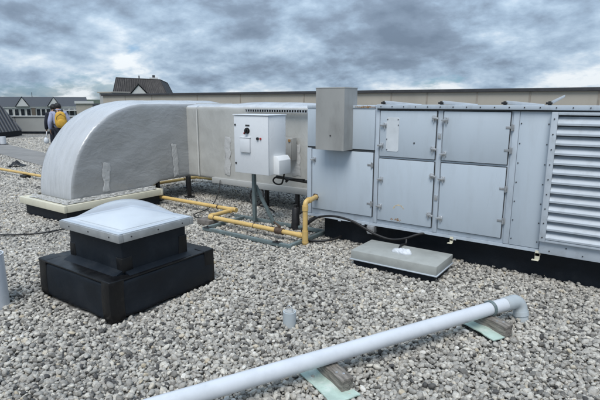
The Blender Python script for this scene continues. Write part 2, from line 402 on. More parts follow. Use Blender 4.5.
patch = .09*np.sin(co[:,0]*2.3+co[:,1]*1.1)*np.sin(co[:,1]*1.9-co[:,0]*.7); sh = np.clip(sh+patch,0,1)
rot = rng.uniform(0,6.283,(n,3)); rot[:,0] = rng.normal(0,.45,n); rot[:,1] = rng.normal(0,.45,n)
me = bpy.data.meshes.new('gravel'); me.vertices.add(n); me.vertices.foreach_set('co', co.astype(np.float32).ravel())
def attr(nm, ty, data, key='value'):
    a = me.attributes.new(nm, ty, 'POINT'); a.data.foreach_set(key, data.ravel())
attr('size','FLOAT', sc.astype(np.float32)); attr('shade','FLOAT', sh.astype(np.float32)); attr('pick','INT', ix.astype(np.int32))
attr('turn','FLOAT_VECTOR', rot.astype(np.float32), 'vector')
gv = bpy.data.objects.new('gravel', me); C.objects.link(gv); tag(gv, 'loose grey crushed stone ballast covering the roof', 'gravel', kind='stuff')
g = bpy.data.node_groups.new('gravel_nodes', 'GeometryNodeTree')
g.interface.new_socket('Geometry', in_out='INPUT', socket_type='NodeSocketGeometry'); g.interface.new_socket('Geometry', in_out='OUTPUT', socket_type='NodeSocketGeometry')
GN = g.nodes; GL = g.links
gi = GN.new('NodeGroupInput'); go = GN.new('NodeGroupOutput')
join = GN.new('GeometryNodeJoinGeometry'); g2i = []
for k in range(12):
    ico = GN.new('GeometryNodeMeshIcoSphere'); ico.inputs['Radius'].default_value = 1; ico.inputs['Subdivisions'].default_value = 2
    sp = GN.new('GeometryNodeSetPosition'); GL.new(ico.outputs[0], sp.inputs[0])
    pos = GN.new('GeometryNodeInputPosition')
    ad = GN.new('ShaderNodeVectorMath'); ad.operation = 'ADD'; ad.inputs[1].default_value = (k%6*7.3+1, k%6*3.1, 2.2*(k%6)); GL.new(pos.outputs[0], ad.inputs[0])
    v = GN.new('ShaderNodeTexVoronoi'); v.inputs['Scale'].default_value = .75; GL.new(ad.outputs[0], v.inputs['Vector'])
    nz = GN.new('ShaderNodeTexNoise'); nz.inputs['Scale'].default_value = 1.3; nz.inputs['Detail'].default_value = 2; GL.new(ad.outputs[0], nz.inputs['Vector'])
    a1 = GN.new('ShaderNodeMath'); a1.operation = 'MULTIPLY_ADD'; GL.new(nz.outputs[0], a1.inputs[0]); a1.inputs[1].default_value = 1.7; a1.inputs[2].default_value = .45
    a2 = GN.new('ShaderNodeMath'); a2.operation = 'MULTIPLY_ADD'; GL.new(v.outputs['Distance'], a2.inputs[0]); a2.inputs[1].default_value = -.42; GL.new(a1.outputs[0], a2.inputs[2])
    s2 = GN.new('ShaderNodeVectorMath'); s2.operation = 'SCALE'; GL.new(pos.outputs[0], s2.inputs[0]); GL.new(a2.outputs[0], s2.inputs['Scale'])
    s3 = GN.new('ShaderNodeVectorMath'); s3.operation = 'MULTIPLY'; GL.new(s2.outputs[0], s3.inputs[0])
    s3.inputs[1].default_value = [(1.15,.85,.68),(1,.95,.78),(1.3,.8,.62),(1.05,.9,.85),(1.2,1,.6),(.95,.85,.75)][k%6]
    GL.new(s3.outputs[0], sp.inputs['Position'])
    ch = GN.new('GeometryNodeConvexHull'); GL.new(sp.outputs[0], ch.inputs[0])
    ss = GN.new('GeometryNodeSubdivisionSurface'); ss.inputs['Level'].default_value = 1 if k < 3 else 0; GL.new(ch.outputs[0], ss.inputs[0])
    sm = GN.new('GeometryNodeSetShadeSmooth'); GL.new(ss.outputs[0], sm.inputs[0]); sm.inputs['Shade Smooth'].default_value = k < 3
    mt = GN.new('GeometryNodeSetMaterial'); mt.inputs['Material'].default_value = M['gravel']; GL.new(sm.outputs[0], mt.inputs[0])
    gt = GN.new('GeometryNodeGeometryToInstance'); GL.new(mt.outputs[0], gt.inputs[0]); g2i.append(gt)
for gt in reversed(g2i): GL.new(gt.outputs[0], join.inputs[0])
iop = GN.new('GeometryNodeInstanceOnPoints'); GL.new(gi.outputs[0], iop.inputs['Points']); GL.new(join.outputs[0], iop.inputs['Instance'])
iop.inputs['Pick Instance'].default_value = True
def named(nm, ty):
    a = GN.new('GeometryNodeInputNamedAttribute'); a.data_type = ty; a.inputs[0].default_value = nm; return a.outputs[0]
GL.new(named('pick','INT'), iop.inputs['Instance Index'])
e2r = GN.new('FunctionNodeEulerToRotation'); GL.new(named('turn','FLOAT_VECTOR'), e2r.inputs[0]); GL.new(e2r.outputs[0], iop.inputs['Rotation'])
GL.new(named('size','FLOAT'), iop.inputs['Scale'])
GL.new(iop.outputs[0], go.inputs[0])
md = gv.modifiers.new('stones', 'NODES'); md.node_group = g
me.materials.append(M['gravel'])

# ------------------------------------------------------------ large air handling unit
X0, X1u, F = -3.44, 1.35, 5.03
u = thing('air_handling_unit', 'long pale blue grey rooftop air handler with hinged doors and a wide louvre', 'air handler', (X0, F, 0))
mb = MB(); mb.box(X0, X1u, F, 6.95, .33, 1.69, .008); mb.build('casing', M['paint'], u, auto=35)
box('base_curb', M['memb'], u, -3.26, X1u-.05, 5.17, 6.8, 0, .30)
mb = MB(); mb.box(X0, X1u, F-.012, F+.10, .298, .33); mb.box(X0,X1u,6.9,6.96,.298,.33)
for x in (-2.95,-2.62,-1.52): mb.box(x-.02,x+.02,F-.016,F-.012,.285,.325)
mb.build('base_rail', M['paint'], u)
box('lower_sill', M['louver'], u, -.69, X1u, F-.035, F-.0125, .30, .425, bev=.004)
# screws of the sill
dots('screw','gasket',u,[(-.6+.14*i,F-.035,.335+.05*(i%2)) for i in range(14)],(0,-1,0),.006)
mb = MB(); mb.box(-2.475, X1u, F-.045, F+.06, 1.668, 1.712, .004); mb.build('top_rail', M['paint'], u, auto=35)
dots('screw','gasket',u,[(-2.42+.135*i,F-.045,1.69) for i in range(28)],(0,-1,0),.006)
box('rail_gasket', M['gasket'], u, -2.47, X1u, F-.03, F-.002, 1.655, 1.667)
# upper left filter panel, set proud of the casing
mb = MB(); mb.box(-3.43,-2.50,F-.022,F,1.195,1.665,.004); mb.build('upper_panel', M['paint_door'], u, auto=35)
box('panel_gasket', M['gasket'], u, -3.43,-2.49,F-.012,F-.001,1.178,1.194)
box('top_strip', M['paint'], u, -3.43,-2.50,F-.03,F+.03,1.666,1.70, bev=.003)
box('corner_post', M['paint'], u, -3.438,-3.375,F-.016,F-.001,.335,1.176, bev=.003)
for x0,x1,z0,z1 in ((-2.492,-2.445,.335,1.654),(-1.768,-1.722,.335,1.654),(-1.03,-.975,.335,1.654)):
    box('mullion', M['paint'], u, x0,x1,F-.014,F-.001,z0,z1, bev=.003)

def latch(x, z, parent, flip=1, m='zinc'):
    mb = MB(); mb.box(x-.022,x+.022,F-.030,F-.020,z-.028,z+.028,.003)
    mb.obox((x+.012*flip,F-.042,z), (.072,.018,.020), (0,R(8*flip),0), .004)
    mb.tube([(x-.01*flip,F-.022,z+.012),(x-.01*flip,F-.05,z+.012)], .010, 8)
    mb.tube([(x-.004*flip,F-.036,z-.045),(x-.004*flip,F-.036,z+.0)], .006, 8)
    return mb.build('latch', M[m], parent, auto=40)
def hinge(x, z, parent):
    mb = MB(); mb.box(x-.045,x+.012,F-.026,F-.020,z-.012,z+.012,.002); mb.box(x+.012,x+.03,F-.028,F-.018,z-.03,z+.03,.002)
    mb.tube([(x+.012,F-.031,z-.032),(x+.012,F-.031,z+.032)], .008, 8)
    return mb.build('hinge', M['steel'], parent, auto=40)
def door(x0, x1, z0, z1, lat, hin, label):
    mb = MB(); mb.box(x0,x1,F-.021,F-.008,z0,z1,.004); d = mb.build('access_door', M['paint_door'], u, auto=35, label=label)
    gmb = MB(); e = .006
    gmb.box(x0-e,x1+e,F-.0075,F-.0012,z0-e,z1+e); gmb.build('door_gasket', M['gasket'], d)
    for x,z,f in lat: latch(x, z, d, f)
    for x,z in hin: hinge(x, z, d)
    return d
door(-3.355,-2.51,.405,1.165, [(-3.325,1.037,-1),(-3.295,.555,-1)], [(-2.535,1.02),(-2.53,.56)], 'lower left door beneath the upper panel')
d2 = door(-2.435,-1.785,1.135,1.645, [(-2.375,1.486,-1),(-2.405,1.26,-1),(-1.805,1.575,1),(-1.805,1.25,1)], [], 'upper door bearing a blank pale plate')
d3 = door(-2.435,-1.785,.385,1.105, [(-2.395,.869,-1),(-2.40,.55,-1),(-1.80,.959,1),(-1.81,.527,1)], [], 'lower door with ochre stains')
door(-1.708,-1.055,1.135,1.645, [(-1.680,1.557,-1),(-1.680,1.203,-1)], [(-1.045,1.498),(-1.045,1.276)], 'upper door nearest the louvre')
door(-1.708,-1.055,.385,1.105, [(-1.680,.936,-1),(-1.680,.507,-1)], [(-1.057,.894),(-1.055,.567)], 'lower door nearest the louvre')
for x,z in ((-1.745,1.39),(-1.745,.722)):
    mb = MB(); mb.box(x-.018,x+.018,F-.024,F-.0145,z-.03,z+.03,.003); mb.build('keeper', M['zinc'], u, auto=35)
# blank plate on the upper door
mb = MB(); pts = []
mb.prism([(-2.35+.012,F-.0250,1.195),(-2.215,F-.0250,1.195),(-2.203,F-.0250,1.21),(-2.203,F-.0250,1.56),(-2.215,F-.0250,1.573),(-2.338,F-.0250,1.573),(-2.352,F-.0250,1.56),(-2.352,F-.0250,1.21)], (0,.0035,0))
pl = mb.build('blank_plate', M['plate'], d2)
dots('rivet','gasket',pl,[(x,F-.025,z) for x,z in ((-2.34,1.55),(-2.215,1.55),(-2.34,1.215),(-2.21,1.49),(-2.345,1.33))],(0,-1,0),.006)
dots('rivet','gasket',d2,[(-2.02,F-.021,1.30)],(0,-1,0),.009)
# ochre stains: thin spattered crust on the lower door
def crust(cx_, cz_, n, sx_, sz_, seed, arc=None):
    rr = random.Random(seed); mb = MB()
    for i in range(n):
        if arc:
            t = i/(n-1); a = R(150-110*t); x = cx_+math.cos(a)*sx_+rr.uniform(-.006,.006); z = cz_+math.sin(a)*sz_+rr.uniform(-.006,.006)
        else: x = cx_+rr.gauss(0,sx_); z = cz_+rr.gauss(0,sz_)
        r = rr.uniform(.002,.0065); k = 7
        mb.prism([(x+math.cos(6.283*j/k)*r*rr.uniform(.7,1.5), F-.0222-.0001*(i%7), z+math.sin(6.283*j/k)*r*rr.uniform(.6,1.2)) for j in range(k)], (0,.0009,0))
    return mb
crust(-2.17,.49,34,.075,.10,3,True).build('ochre_stain', M['ochre'], d3)
crust(-2.21,.415,26,.035,.009,4).build('rust_spots', M['rust'], d3)
mb = crust(-2.62,1.683,70,.045,.005,5).box(-2.76,-2.50,F-.0222,F-.0213,1.680,1.686); mb.bm.transform(Matrix.Translation((0,-.0095,0))); mb.build('rust_streak', M['rust'], u)
# plain panel between doors and louvre
mb = MB(); mb.box(-.972,-.70,F-.010,F-.001,.335,1.654,.003); pn = mb.build('plain_panel', M['paint_door'], u, auto=35)
dots('screw','gasket',pn,[(x,F-.010,.40+.19*i) for i in range(7) for x in (-.955,-.718)],(0,-1,0),.006)
# louvre: frame, thirteen angled blades, black sheet painting the shade in their gaps
lv = MB()
lv.box(-.695,-.640,F-.075,F-.0125,.427,1.652,.004); lv.box(1.28,1.34,F-.075,F-.0125,.427,1.652,.004)
lv.box(-.6395,1.2795,F-.073,F-.0125,1.625,1.652,.003); lv.box(-.6395,1.2795,F-.073,F-.0125,.427,.452,.003)
lf = lv.build('louvre_frame', M['louver'], u, auto=35)
mb = MB(); n_bl = 13; pitch = (1.622-.455)/n_bl
for i in range(n_bl):
    z = .457+pitch*(i+.12)
    mb.prism([(-.639,F-.078,z-.012),(-.639,F-.080,z+.006),(-.639,F-.026,z+pitch*.74),(-.639,F-.024,z+pitch*.72),(-.639,F-.076,z+.002),(-.639,F-.075,z-.012)], (1.918,0,0))
mb.build('louvre_blades', M['louver'], lf, auto=30)
box('gap_shade', M['dark'], lf, -.639,1.279,F-.0115,F-.0095,.453,1.624)
dots('screw','gasket',lf,[(-.668,F-.075,.47+.14*i) for i in range(9)],(0,-1,0),.006)
# feet and clips under the rail
def clip(x, w_, h_):
    mb = MB(); mb.box(x-w_/2,x+w_/2,F-.03,F+.03,.297-h_*.5,.297,.003); mb.box(x-w_/2,x+w_/2,F-.03,F-.022,.297-h_,.32,.003)
    mb.box(x-w_,x+w_*.4,F-.06,F-.022,.292-h_,.299-h_,.002); mb.build('lifting_clip', M['cream'] if w_ < .05 else M['steel'], u, auto=35)
clip(-1.545,.035,.045); clip(-.70,.045,.07)
mb = MB(); mb.box(-2.56,-2.46,F-.045,F+.05,.205,.297,.012); mb.box(-2.54,-2.48,F-.05,F-.045,.20,.26); mb.build('rail_foot', M['steel'], u, auto=35)
# exhaust hood on the left end
hx0,hx1,hy0 = -3.17,-2.785,4.80
hd = MB(); T = 1.892
hd.prism([(hx0,hy0,1.185),(hx1,hy0,1.185),(hx1,hy0,T),(hx0,hy0,T)], (0,.004,0))
hd.box(hx0,hx0+.004,hy0+.0042,5.10,1.185,T); hd.box(hx1-.004,hx1,hy0+.0042,5.10,1.185,T); hd.box(hx0-.004,hx1+.004,hy0-.004,5.104,T+.0005,T+.012,.003)
hd.box(hx0+.0045,hx1-.0045,5.0,5.096,1.705,T)
for x in (hx0+.006,hx1-.012): hd.box(x,x+.006,hy0+.005,5.0,1.185,1.21)
h = hd.build('exhaust_hood', M['hood'], u, auto=35)
box('hood_baffle', M['dark'], h, hx0+.005,hx1-.005,hy0+.006,5.0,1.30,1.305)
mb = MB(); mb.tube([(-2.965,hy0-.006,1.355),(-2.965,hy0-.0005,1.355)], .009, 10); mb.build('hood_screw', M['gasket'], h)
# door stays lying on the roof edge
def stay(x, ang, ln, lift):
    mb = MB(); mb.box(x-.022,x+.005,F-.03,F+.02,1.713,1.748,.004); mb.tube([(x-.04,F-.02,1.73),(x+.015,F-.02,1.73)], .011, 10)
    b = mb.build('stay_bracket', M['black'], u, auto=35)
    mb = MB(); mb.prism([(x,F-.025,1.715+lift),(x+.004,F-.025,1.750+lift),(x+ln*math.cos(ang),F-.025,1.735+lift+ln*math.sin(ang)),(x+ln*math.cos(ang),F-.025,1.714+lift+ln*math.sin(ang))], (0,.02,0), .003)
    mb.build('stay_arm', M['louver'], b, auto=35)
stay(-2.39,R(-3),.43,.004); stay(-1.735,R(-3),.36,.004); stay(-1.11,R(-3),.34,.004); stay(-.72,R(33),.13,0)

# ------------------------------------------------------------ insulated duct on its curb
du = thing('insulated_duct', 'big insulated duct wrapped in grey foil curving down onto a cream curb', 'duct', (-7.2, 4.4, 0))
cu = MB(); ix0,ix1,iy0,iy1 = -7.95,-6.63,3.52,5.28
for a in ((ix0,ix1,iy0,iy0+.05),(ix0,ix1,iy1-.05,iy1),(ix0,ix0+.05,iy0+.0505,iy1-.0505),(ix1-.05,ix1,iy0+.0505,iy1-.0505)): cu.box(*a,.165,.27,.006)
cu.box(ix0+.051,ix1-.051,iy0+.051,iy1-.051,.24,.262)
cc = cu.build('curb_cap', M['cream'], du, auto=35)
box('curb_base', M['memb'], du, ix0+.07,ix1-.05,iy0+.06,iy1-.05,0,.164)

def wob(p, amp, f, seed=0.):
    q = Vector(p)*f + Vector((seed,seed*.7,-seed))
    v = noise.noise(q) + .5*noise.noise(q*2.1) 
    r = 1-abs(noise.noise(q*1.6+Vector((5,3,1))))*2
    return amp*(v + .35*r)
def rounded_rect(a0,a1,b0,b1,rc,na,nb,crown=0.):
    """closed list of (a,b); b is the up direction, the top side bulges by crown"""
    out = []
    def line(p,q,n): 
        for k in range(n): t = k/n; out.append((p[0]+(q[0]-p[0])*t, p[1]+(q[1]-p[1])*t))
    def arc(cx_,cy_,s):
        for k in range(5): t = R(s+90*k/5); out.append((cx_+rc*math.cos(t), cy_+rc*math.sin(t)))
    line((a0+rc,b0),(a1-rc,b0),na); arc(a1-rc,b0+rc,-90); line((a1,b0+rc),(a1,b1-rc),nb); arc(a1-rc,b1-rc,0)
    line((a1-rc,b1),(a0+rc,b1),na); arc(a0+rc,b1-rc,90); line((a0,b1-rc),(a0,b0+rc),nb); arc(a0+rc,b0+rc,180)
    if crown: out = [(a, b + crown*max(0,math.sin(math.pi*min(1,max(0,(a-a0)/(a1-a0)))))*max(0,(b-b0)/(b1-b0))**6) for a,b in out]
    return out
def loft(rings, closed_ends=True):
    mb = MB(); vr = [[mb.bm.verts.new(p) for p in r] for r in rings]; n = len(vr[0])
    for i in range(len(vr)-1):
        for k in range(n): mb.bm.faces.new((vr[i][k], vr[i][(k+1)%n], vr[i+1][(k+1)%n], vr[i+1][k]))
    if closed_ends: mb.bm.faces.new(vr[0][::-1]); mb.bm.faces.new(vr[-1])
    bmesh.ops.recalc_face_normals(mb.bm, faces=list(mb.bm.faces)); return mb
EX0, EX1 = -7.69, -6.78
def outer(s):      # outer curve of the elbow then the straight, returned as (y,z)
    if s <= 1: a = s*math.pi/2; return 5.12-1.40*math.cos(a), .27+1.43*math.sin(a)**.97
    return 5.12+(s-1)*1.80, 1.70
def inner(s):
    if s <= .5: return 5.16+.02*s, .27+.05*s
    if s <= 1: t = (s-.5)/.5; return 5.17+.20*t, .295+.085*t
    return 5.37+(s-1)*1.55, .38
rings = []
for i in range(91):
    s = i/90*2; oy,oz = outer(s); iy,iz = inner(s); O = Vector((0,oy,oz)); I = Vector((0,iy,iz)); d = (O-I); h_ = d.length; d.normalize()
    cr_ = .055*min(1,s*1.3)
    rr = rounded_rect(EX0,EX1,0,h_,.05,14,24,cr_)
    r = []
    for a,b in rr:
        p = Vector((a,0,0)) + I + d*b
        c = Vector(((EX0+EX1)/2,0,0)) + I + d*h_/2; nrm = (p-c).normalized()
        p += nrm*wob(p,.010,1.9)*(min(1,.3+s*2))
        r.append(p)
    rings.append(r)
mb = loft(rings)
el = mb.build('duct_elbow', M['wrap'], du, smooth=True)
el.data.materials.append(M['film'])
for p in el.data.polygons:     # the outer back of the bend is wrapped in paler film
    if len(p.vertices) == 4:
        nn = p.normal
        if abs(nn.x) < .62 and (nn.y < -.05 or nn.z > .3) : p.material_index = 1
# horizontal run to the unit
rings = []
for i in range(101):
    x = -7.0 + (3.56)*i/100; fl = .020*math.sin(x*2.2)
    rr = rounded_rect(6.02,6.90,.385,1.662,.05,12,26,.045+fl)
    r = []
    for a,b in rr:
        p = Vector((x,a,b)); c = Vector((x,6.45,1.0)); p += (p-c).normalized()*wob(p,.012,2.0,9.) ; r.append(p)
    rings.append(r)
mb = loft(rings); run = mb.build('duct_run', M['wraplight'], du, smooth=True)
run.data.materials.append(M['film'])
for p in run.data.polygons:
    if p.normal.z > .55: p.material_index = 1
# crumpled foil tape patches, following the wrap
def patch(name, O, U, V, nu, nv, nrm, amp, seed, m='foil', parent=du, lift=.006):
    O=Vector(O); U=Vector(U); V=Vector(V); nrm=Vector(nrm); rr = random.Random(seed); mb = MB(); g_ = []
    for i in range(nu+1):
        row = []
        for j in range(nv+1):
            edge = (i in (0,nu)) or (j in (0,nv)); a = i/nu + (rr.uniform(-.3,.3)/nu); b = j/nv + (rr.uniform(-.3,.3)/nv)
            p = O+U*a+V*b
            if edge: p += U.normalized()*(.035*noise.noise(p*9+Vector((seed,1,0)))) + V.normalized()*(.03*noise.noise(p*11))
            h_ = lift + amp*(abs(noise.noise(p*17+Vector((seed,0,0))))*2.2 + .15*rr.random())
            if edge: h_ = lift*.6
            row.append(mb.bm.verts.new(p+nrm*h_))
        g_.append(row)
    for i in range(nu):
        for j in range(nv): mb.bm.faces.new((g_[i][j],g_[i+1][j],g_[i+1][j+1],g_[i][j+1]))
    mb.bm.normal_update(); fs = list(mb.bm.faces)
    if sum((f.normal for f in fs), Vector()).dot(nrm) < 0: bmesh.ops.reverse_faces(mb.bm, faces=fs)

    return mb.build(name, M[m], parent, smooth=True)
xs = EX1+.004
patch('foil_tape', (xs,4.24,.36), (0,.12,0), (0,.04,.45), 8, 18, (1,0,0), .0045, 1, m='foil')
patch('foil_tape', (xs,5.66,.42), (0,.12,0), (0,-.03,.58), 8, 20, (1,0,0), .0045, 3, m='foil')
patch('foil_tape', (-5.86,6.012,.50), (.13,0,0), (.03,0,.66), 8, 24, (0,-1,0), .0045, 5, m='foil')
patch('foil_tape', (-4.42,6.012,.60), (.17,0,0), (0,0,.50), 8, 20, (0,-1,0), .0045, 6, m='foil')
mb = MB()
for x_, t_ in ((-6.50,.022),): mb.box(x_,x_+t_,5.985,5.998,.42,1.64,.003); mb.box(x_,x_+t_,5.99,6.9,1.70,1.712,.003)
mb.build('strap', M['strap'], du)
# crumpled flashing foil round the foot of the elbow
def skirt(seed):
    rr = random.Random(seed); mb = MB(); loop = []
    P = [(EX0-.03,3.66),(EX1+.03,3.66),(EX1+.03,5.18),(EX0-.03,5.18)]
    Q = [(EX0-.12,3.60),(EX1+.085,3.60),(EX1+.085,5.22),(EX0-.12,5.22)]
    pts = []
    for k in range(4):
        a,b = P[k],P[(k+1)%4]; c,d = Q[k],Q[(k+1)%4]; n_ = 34
        for i in range(n_):
            t = i/n_; pts.append(((a[0]+(b[0]-a[0])*t, a[1]+(b[1]-a[1])*t),(c[0]+(d[0]-c[0])*t, c[1]+(d[1]-c[1])*t)))
    rows = []
    for j in range(7):
        t = j/6; row = []
        for (a,b) in pts:
            x = a[0]+(b[0]-a[0])*t; y = a[1]+(b[1]-a[1])*t
            z = .272 + .05*(1-t)**2 + (.012*rr.random() if 0 < j < 6 else .002)
            row.append(mb.bm.verts.new((x+rr.uniform(-.012,.012),y+rr.uniform(-.012,.012),z)))
        rows.append(row)
    n_ = len(pts)
    for j in range(6):
        for i in range(n_): mb.bm.faces.new((rows[j][i],rows[j][(i+1)%n_],rows[j+1][(i+1)%n_],rows[j+1][i]))
    bmesh.ops.recalc_face_normals(mb.bm, faces=list(mb.bm.faces))
    return mb.build('foil_skirt', M['skirtfoil'], du)
skirt(4)
for x,y in ((-6.92,5.40),(-6.70,5.93),(-5.02,6.13),(-4.31,6.02),(-7.5,6.6)):
    mb = MB(); mb.box(x-.028,x+.028,y-.028,y+.028,.0,.40,.004); mb.box(x-.07,x+.07,y-.07,y+.07,.012,.03,.003)
    mb.build('support_leg', M['black'], du, auto=35)
MB().box(-6.15,-3.46,5.975,6.03,.325,.425,.006).build('lower_flange', M['beam'], du, auto=35)
# perforated channel along the top of the run
sr = MB(); sr.box(-5.30,-3.50,5.94,5.945,1.575,1.583); sr.box(-5.30,-3.50,5.94,5.945,1.617,1.625)
for i in range(37): x = -5.30+.0486*i; sr.box(x,x+.018,5.94,5.945,1.5835,1.6165)
sr.box(-5.30,-3.50,5.9455,5.975,1.6215,1.625); sr.box(-5.30,-3.50,5.9455,5.975,1.575,1.5785)
sr.build('slotted_channel', M['zinc'], du)
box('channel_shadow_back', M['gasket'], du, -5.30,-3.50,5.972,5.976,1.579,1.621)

jb = thing('junction_box', 'small grey metal junction box fixed to the duct face behind the control cabinet', 'junction box', (-4.42,5.98,.85))
mb = MB(); mb.box(-4.55,-4.30,5.87,5.985,.86,1.20,.006); b_ = mb.build('box_body', M['hood'], jb, auto=35)
mb = MB(); mb.box(-4.54,-4.31,5.856,5.869,.87,1.19,.004); mb.build('box_cover', M['hood'], jb, auto=35)
for z in (.88,1.165): MB().box(-4.36,-4.32,5.84,5.8555,z-.018,z+.018,.003).build('clasp', M['rust'], jb)

# ------------------------------------------------------------ control cabinet on its stand
cb_ = thing('control_cabinet', 'white electrical control cabinet on a green steel post stand', 'control cabinet', (-4.33,5.15,0))
cx0,cx1,cy0,cy1,cz0,cz1 = -4.63,-4.025,4.955,5.345,.765,1.56
mb = MB(); mb.box(cx0,cx1,cy0+.022,cy1,cz0,cz1,.006); cabn = mb.build('cabinet_body', M['cab_lit'], cb_, auto=35)
mb = MB(); mb.box(cx0-.002,cx1+.001,cy0,cy0+.020,cz0+.003,cz1-.004,.006); dr = mb.build('cabinet_door', M['cab'], cb_, auto=35)
mb = MB(); mb.box(cx0-.012,cx1+.012,cy0-.012,cy1+.01,cz1+.0005,cz1+.012,.003); mb.build('cabinet_top', M['cab'], cb_, auto=35)
dots('door_lock','gasket',dr,[(-4.605,cy0,z) for z in (1.43,.90)],(0,-1,0),.014,.008,12)
mb = MB(); mb.tube([(-4.385,cy0-.006,1.355),(-4.385,cy0-.0003,1.355)], .042, 20); mb.tube([(-4.385,cy0-.035,1.355),(-4.385,cy0-.0065,1.355)], .030, 20); mb.obox((-4.385,cy0-.045,1.35),(.022,.02,.085),(0,R(20),0),.004)
kb = mb.build('switch_knob', M['black'], dr, auto=40)
mb = MB(); mb.obox((-4.40,cy0-.0468,1.325),(.016,.02,.03),(0,R(20),0),.003); mb.build('knob_tip', M['red'], kb)
mb = MB(); mb.box(-4.42,-4.345,cy0-.003,cy0-.0003,1.415,1.437); mb.build('switch_plate', M['gasket'], dr)
mb = MB(); mb.tube([(-4.20,cy0-.018,1.255),(-4.20,cy0-.0003,1.255)], .020, 16); mb.build('push_button', M['black'], dr, auto=40)
mb = MB(); mb.tube([(-4.15,cy0-.014,1.255),(-4.15,cy0-.0003,1.255)], .014, 16); mb.build('indicator_lamp', M['red'], dr, auto=40)
mb = MB(); mb.box(-4.505,-4.33,cy0-.03,cy0-.0003,1.06,1.255,.006); mb.box(-4.51,-4.325,cy0-.034,cy0-.0002,1.256,1.268,.003); mb.build('window_flap', M['cab'], dr, auto=35)
# sloped side box
mb = MB(); mb.prism([(cx1+.0003,5.06,.775),(cx1+.10,5.06,.775),(cx1+.10,5.06,.965),(cx1+.055,5.06,1.02),(cx1+.0003,5.06,1.02)], (0,.26,0), .004); mb.build('side_box', M['cab_lit'], cb_, auto=35)
mb = MB(); mb.box(-4.50,-4.452,5.155,5.203,.03,.764,.003); mb.build('post', M['green'], cb_, auto=35)
mb = MB(); mb.obox((-4.33,5.235,.29),(.045,.035,.62),(0,R(-33),0),.003); mb.build('diagonal_brace', M['green'], cb_, auto=35)
mb = MB(); mb.box(-4.78,-3.28,4.43,4.475,.012,.057,.003); mb.build('base_rail', M['green'], cb_, auto=35)
mb = MB(); mb.box(-4.95,-2.98,5.24,5.285,.012,.057,.003); mb.build('base_rail', M['green'], cb_, auto=35)
mb = MB(); mb.box(-3.335,-3.29,4.4755,5.2395,.014,.058,.003); mb.build('cross_rail', M['green'], cb_, auto=35)
mb = MB(); mb.box(-4.775,-4.73,4.4755,5.2395,.014,.058,.003); mb.build('cross_rail', M['green'], cb_, auto=35)
for x,y in ((-3.50,4.452),(-4.70,4.452)):
    mb = MB(); mb.box(x-.05,x+.05,y-.035,y+.035,.0575,.063,.002); mb.tube([(x,y,.0635),(x,y,.078)], .012, 6); mb.build('clamp_plate', M['black'], cb_)

# ------------------------------------------------------------ yellow gas pipes
def pipe_thing(name, label, pts, r, fittings, clamps=(), extra=None):
    p0 = Vector(pts[0]); t = thing(name, label, 'gas pipe', (p0.x,p0.y,0), 0, 'yellow gas pipes')
    MB().tube(arc_path(pts, r*1.7, 7), r, 18, ).build('pipe_run', M['yellow'], t, auto=50)
    for a,b in fittings: MB().tube([a,b], r*1.22, 18).build('coupling', M['yellow'], t, auto=50)
    for a,b in clamps: MB().tube([a,b], r*1.16, 16).build('pipe_clamp', M['fit'], t, auto=50)
    return t
zr = .115; r = .031
g1 = pipe_thing('gas_pipe', 'yellow gas pipe zigzagging in front of the cabinet stand, rising into the air handler',
    [(-12.9,5.30,.115),(-4.99,5.28,zr),(-4.97,4.74,zr),(-3.25,4.70,zr)], r,
    [((-5.06,5.28,zr),(-4.93,5.28,zr)),((-4.985,5.25,zr),(-4.98,5.18,zr)),((-4.97,4.84,zr),(-4.97,4.77,zr)),((-4.95,4.742,zr),(-4.88,4.742,zr)),((-3.36,4.703,zr),(-3.295,4.70,zr)),((-7.62,5.30,.115),(-7.52,5.30,.115))],
    [((-5.33,5.28,zr),(-5.31,5.28,zr)),((-4.86,4.74,zr),(-4.845,4.74,zr)),((-4.1,4.722,zr),(-4.09,4.722,zr))])
ri = MB(); ri.tube(arc_path([(-3.25,4.70,-.02),(-3.25,4.70,.555),(-3.25,4.83,.555),(-3.30,5.03,.555)], .06, 7), r, 18); ri.build('riser', M['yellow'], g1, auto=50)
mb = MB(); mb.tube([(-3.25,4.70,.045),(-3.25,4.70,.185)], r*1.25, 18); mb.tube([(-3.25,4.70,.03),(-3.25,4.70,.045)], r*1.35, 18); mb.build('tee', M['yellow'], g1, auto=50)
mb = MB(); mb.tube([(-3.25,4.70,.44),(-3.25,4.70,.50)], r*1.25, 18); mb.tube([(-3.25,4.76,.555),(-3.25,4.81,.555)], r*1.25, 18); mb.build('coupling', M['yellow'], g1, auto=50)
mb = MB(); mb.tube([(-3.30,5.0,.555),(-3.305,5.028,.555)], r*1.5, 6); mb.build('union_nut', M['fit'], g1)
vb = MB(); vb.tube([(-3.72,4.714,zr),(-3.60,4.712,zr)], r*1.45, 12); vb.tube([(-3.66,4.713,zr),(-3.66,4.713,zr+.07)], .018, 10); vb.obox((-3.70,4.713,zr+.085),(.12,.022,.014),(0,R(22),0),.003); vb.build('valve', M['fit'], g1, auto=45)
g2 = pipe_thing('gas_pipe', 'yellow gas pipe running under the wrapped duct behind its black legs',
    [(-7.99,5.6,.10),(-7.96,7.27,.10),(-6.48,7.30,.10)], r,
    [((-7.963,7.12,.10),(-7.96,7.24,.10)),((-7.93,7.27,.10),(-7.82,7.273,.10))], [((-7.967,6.9,.10),(-7.966,6.92,.10))])
MB().tube([(-6.48,7.30,.0),(-6.48,7.30,.17)], r*1.2, 16).build('riser', M['yellow'], g2, auto=50)

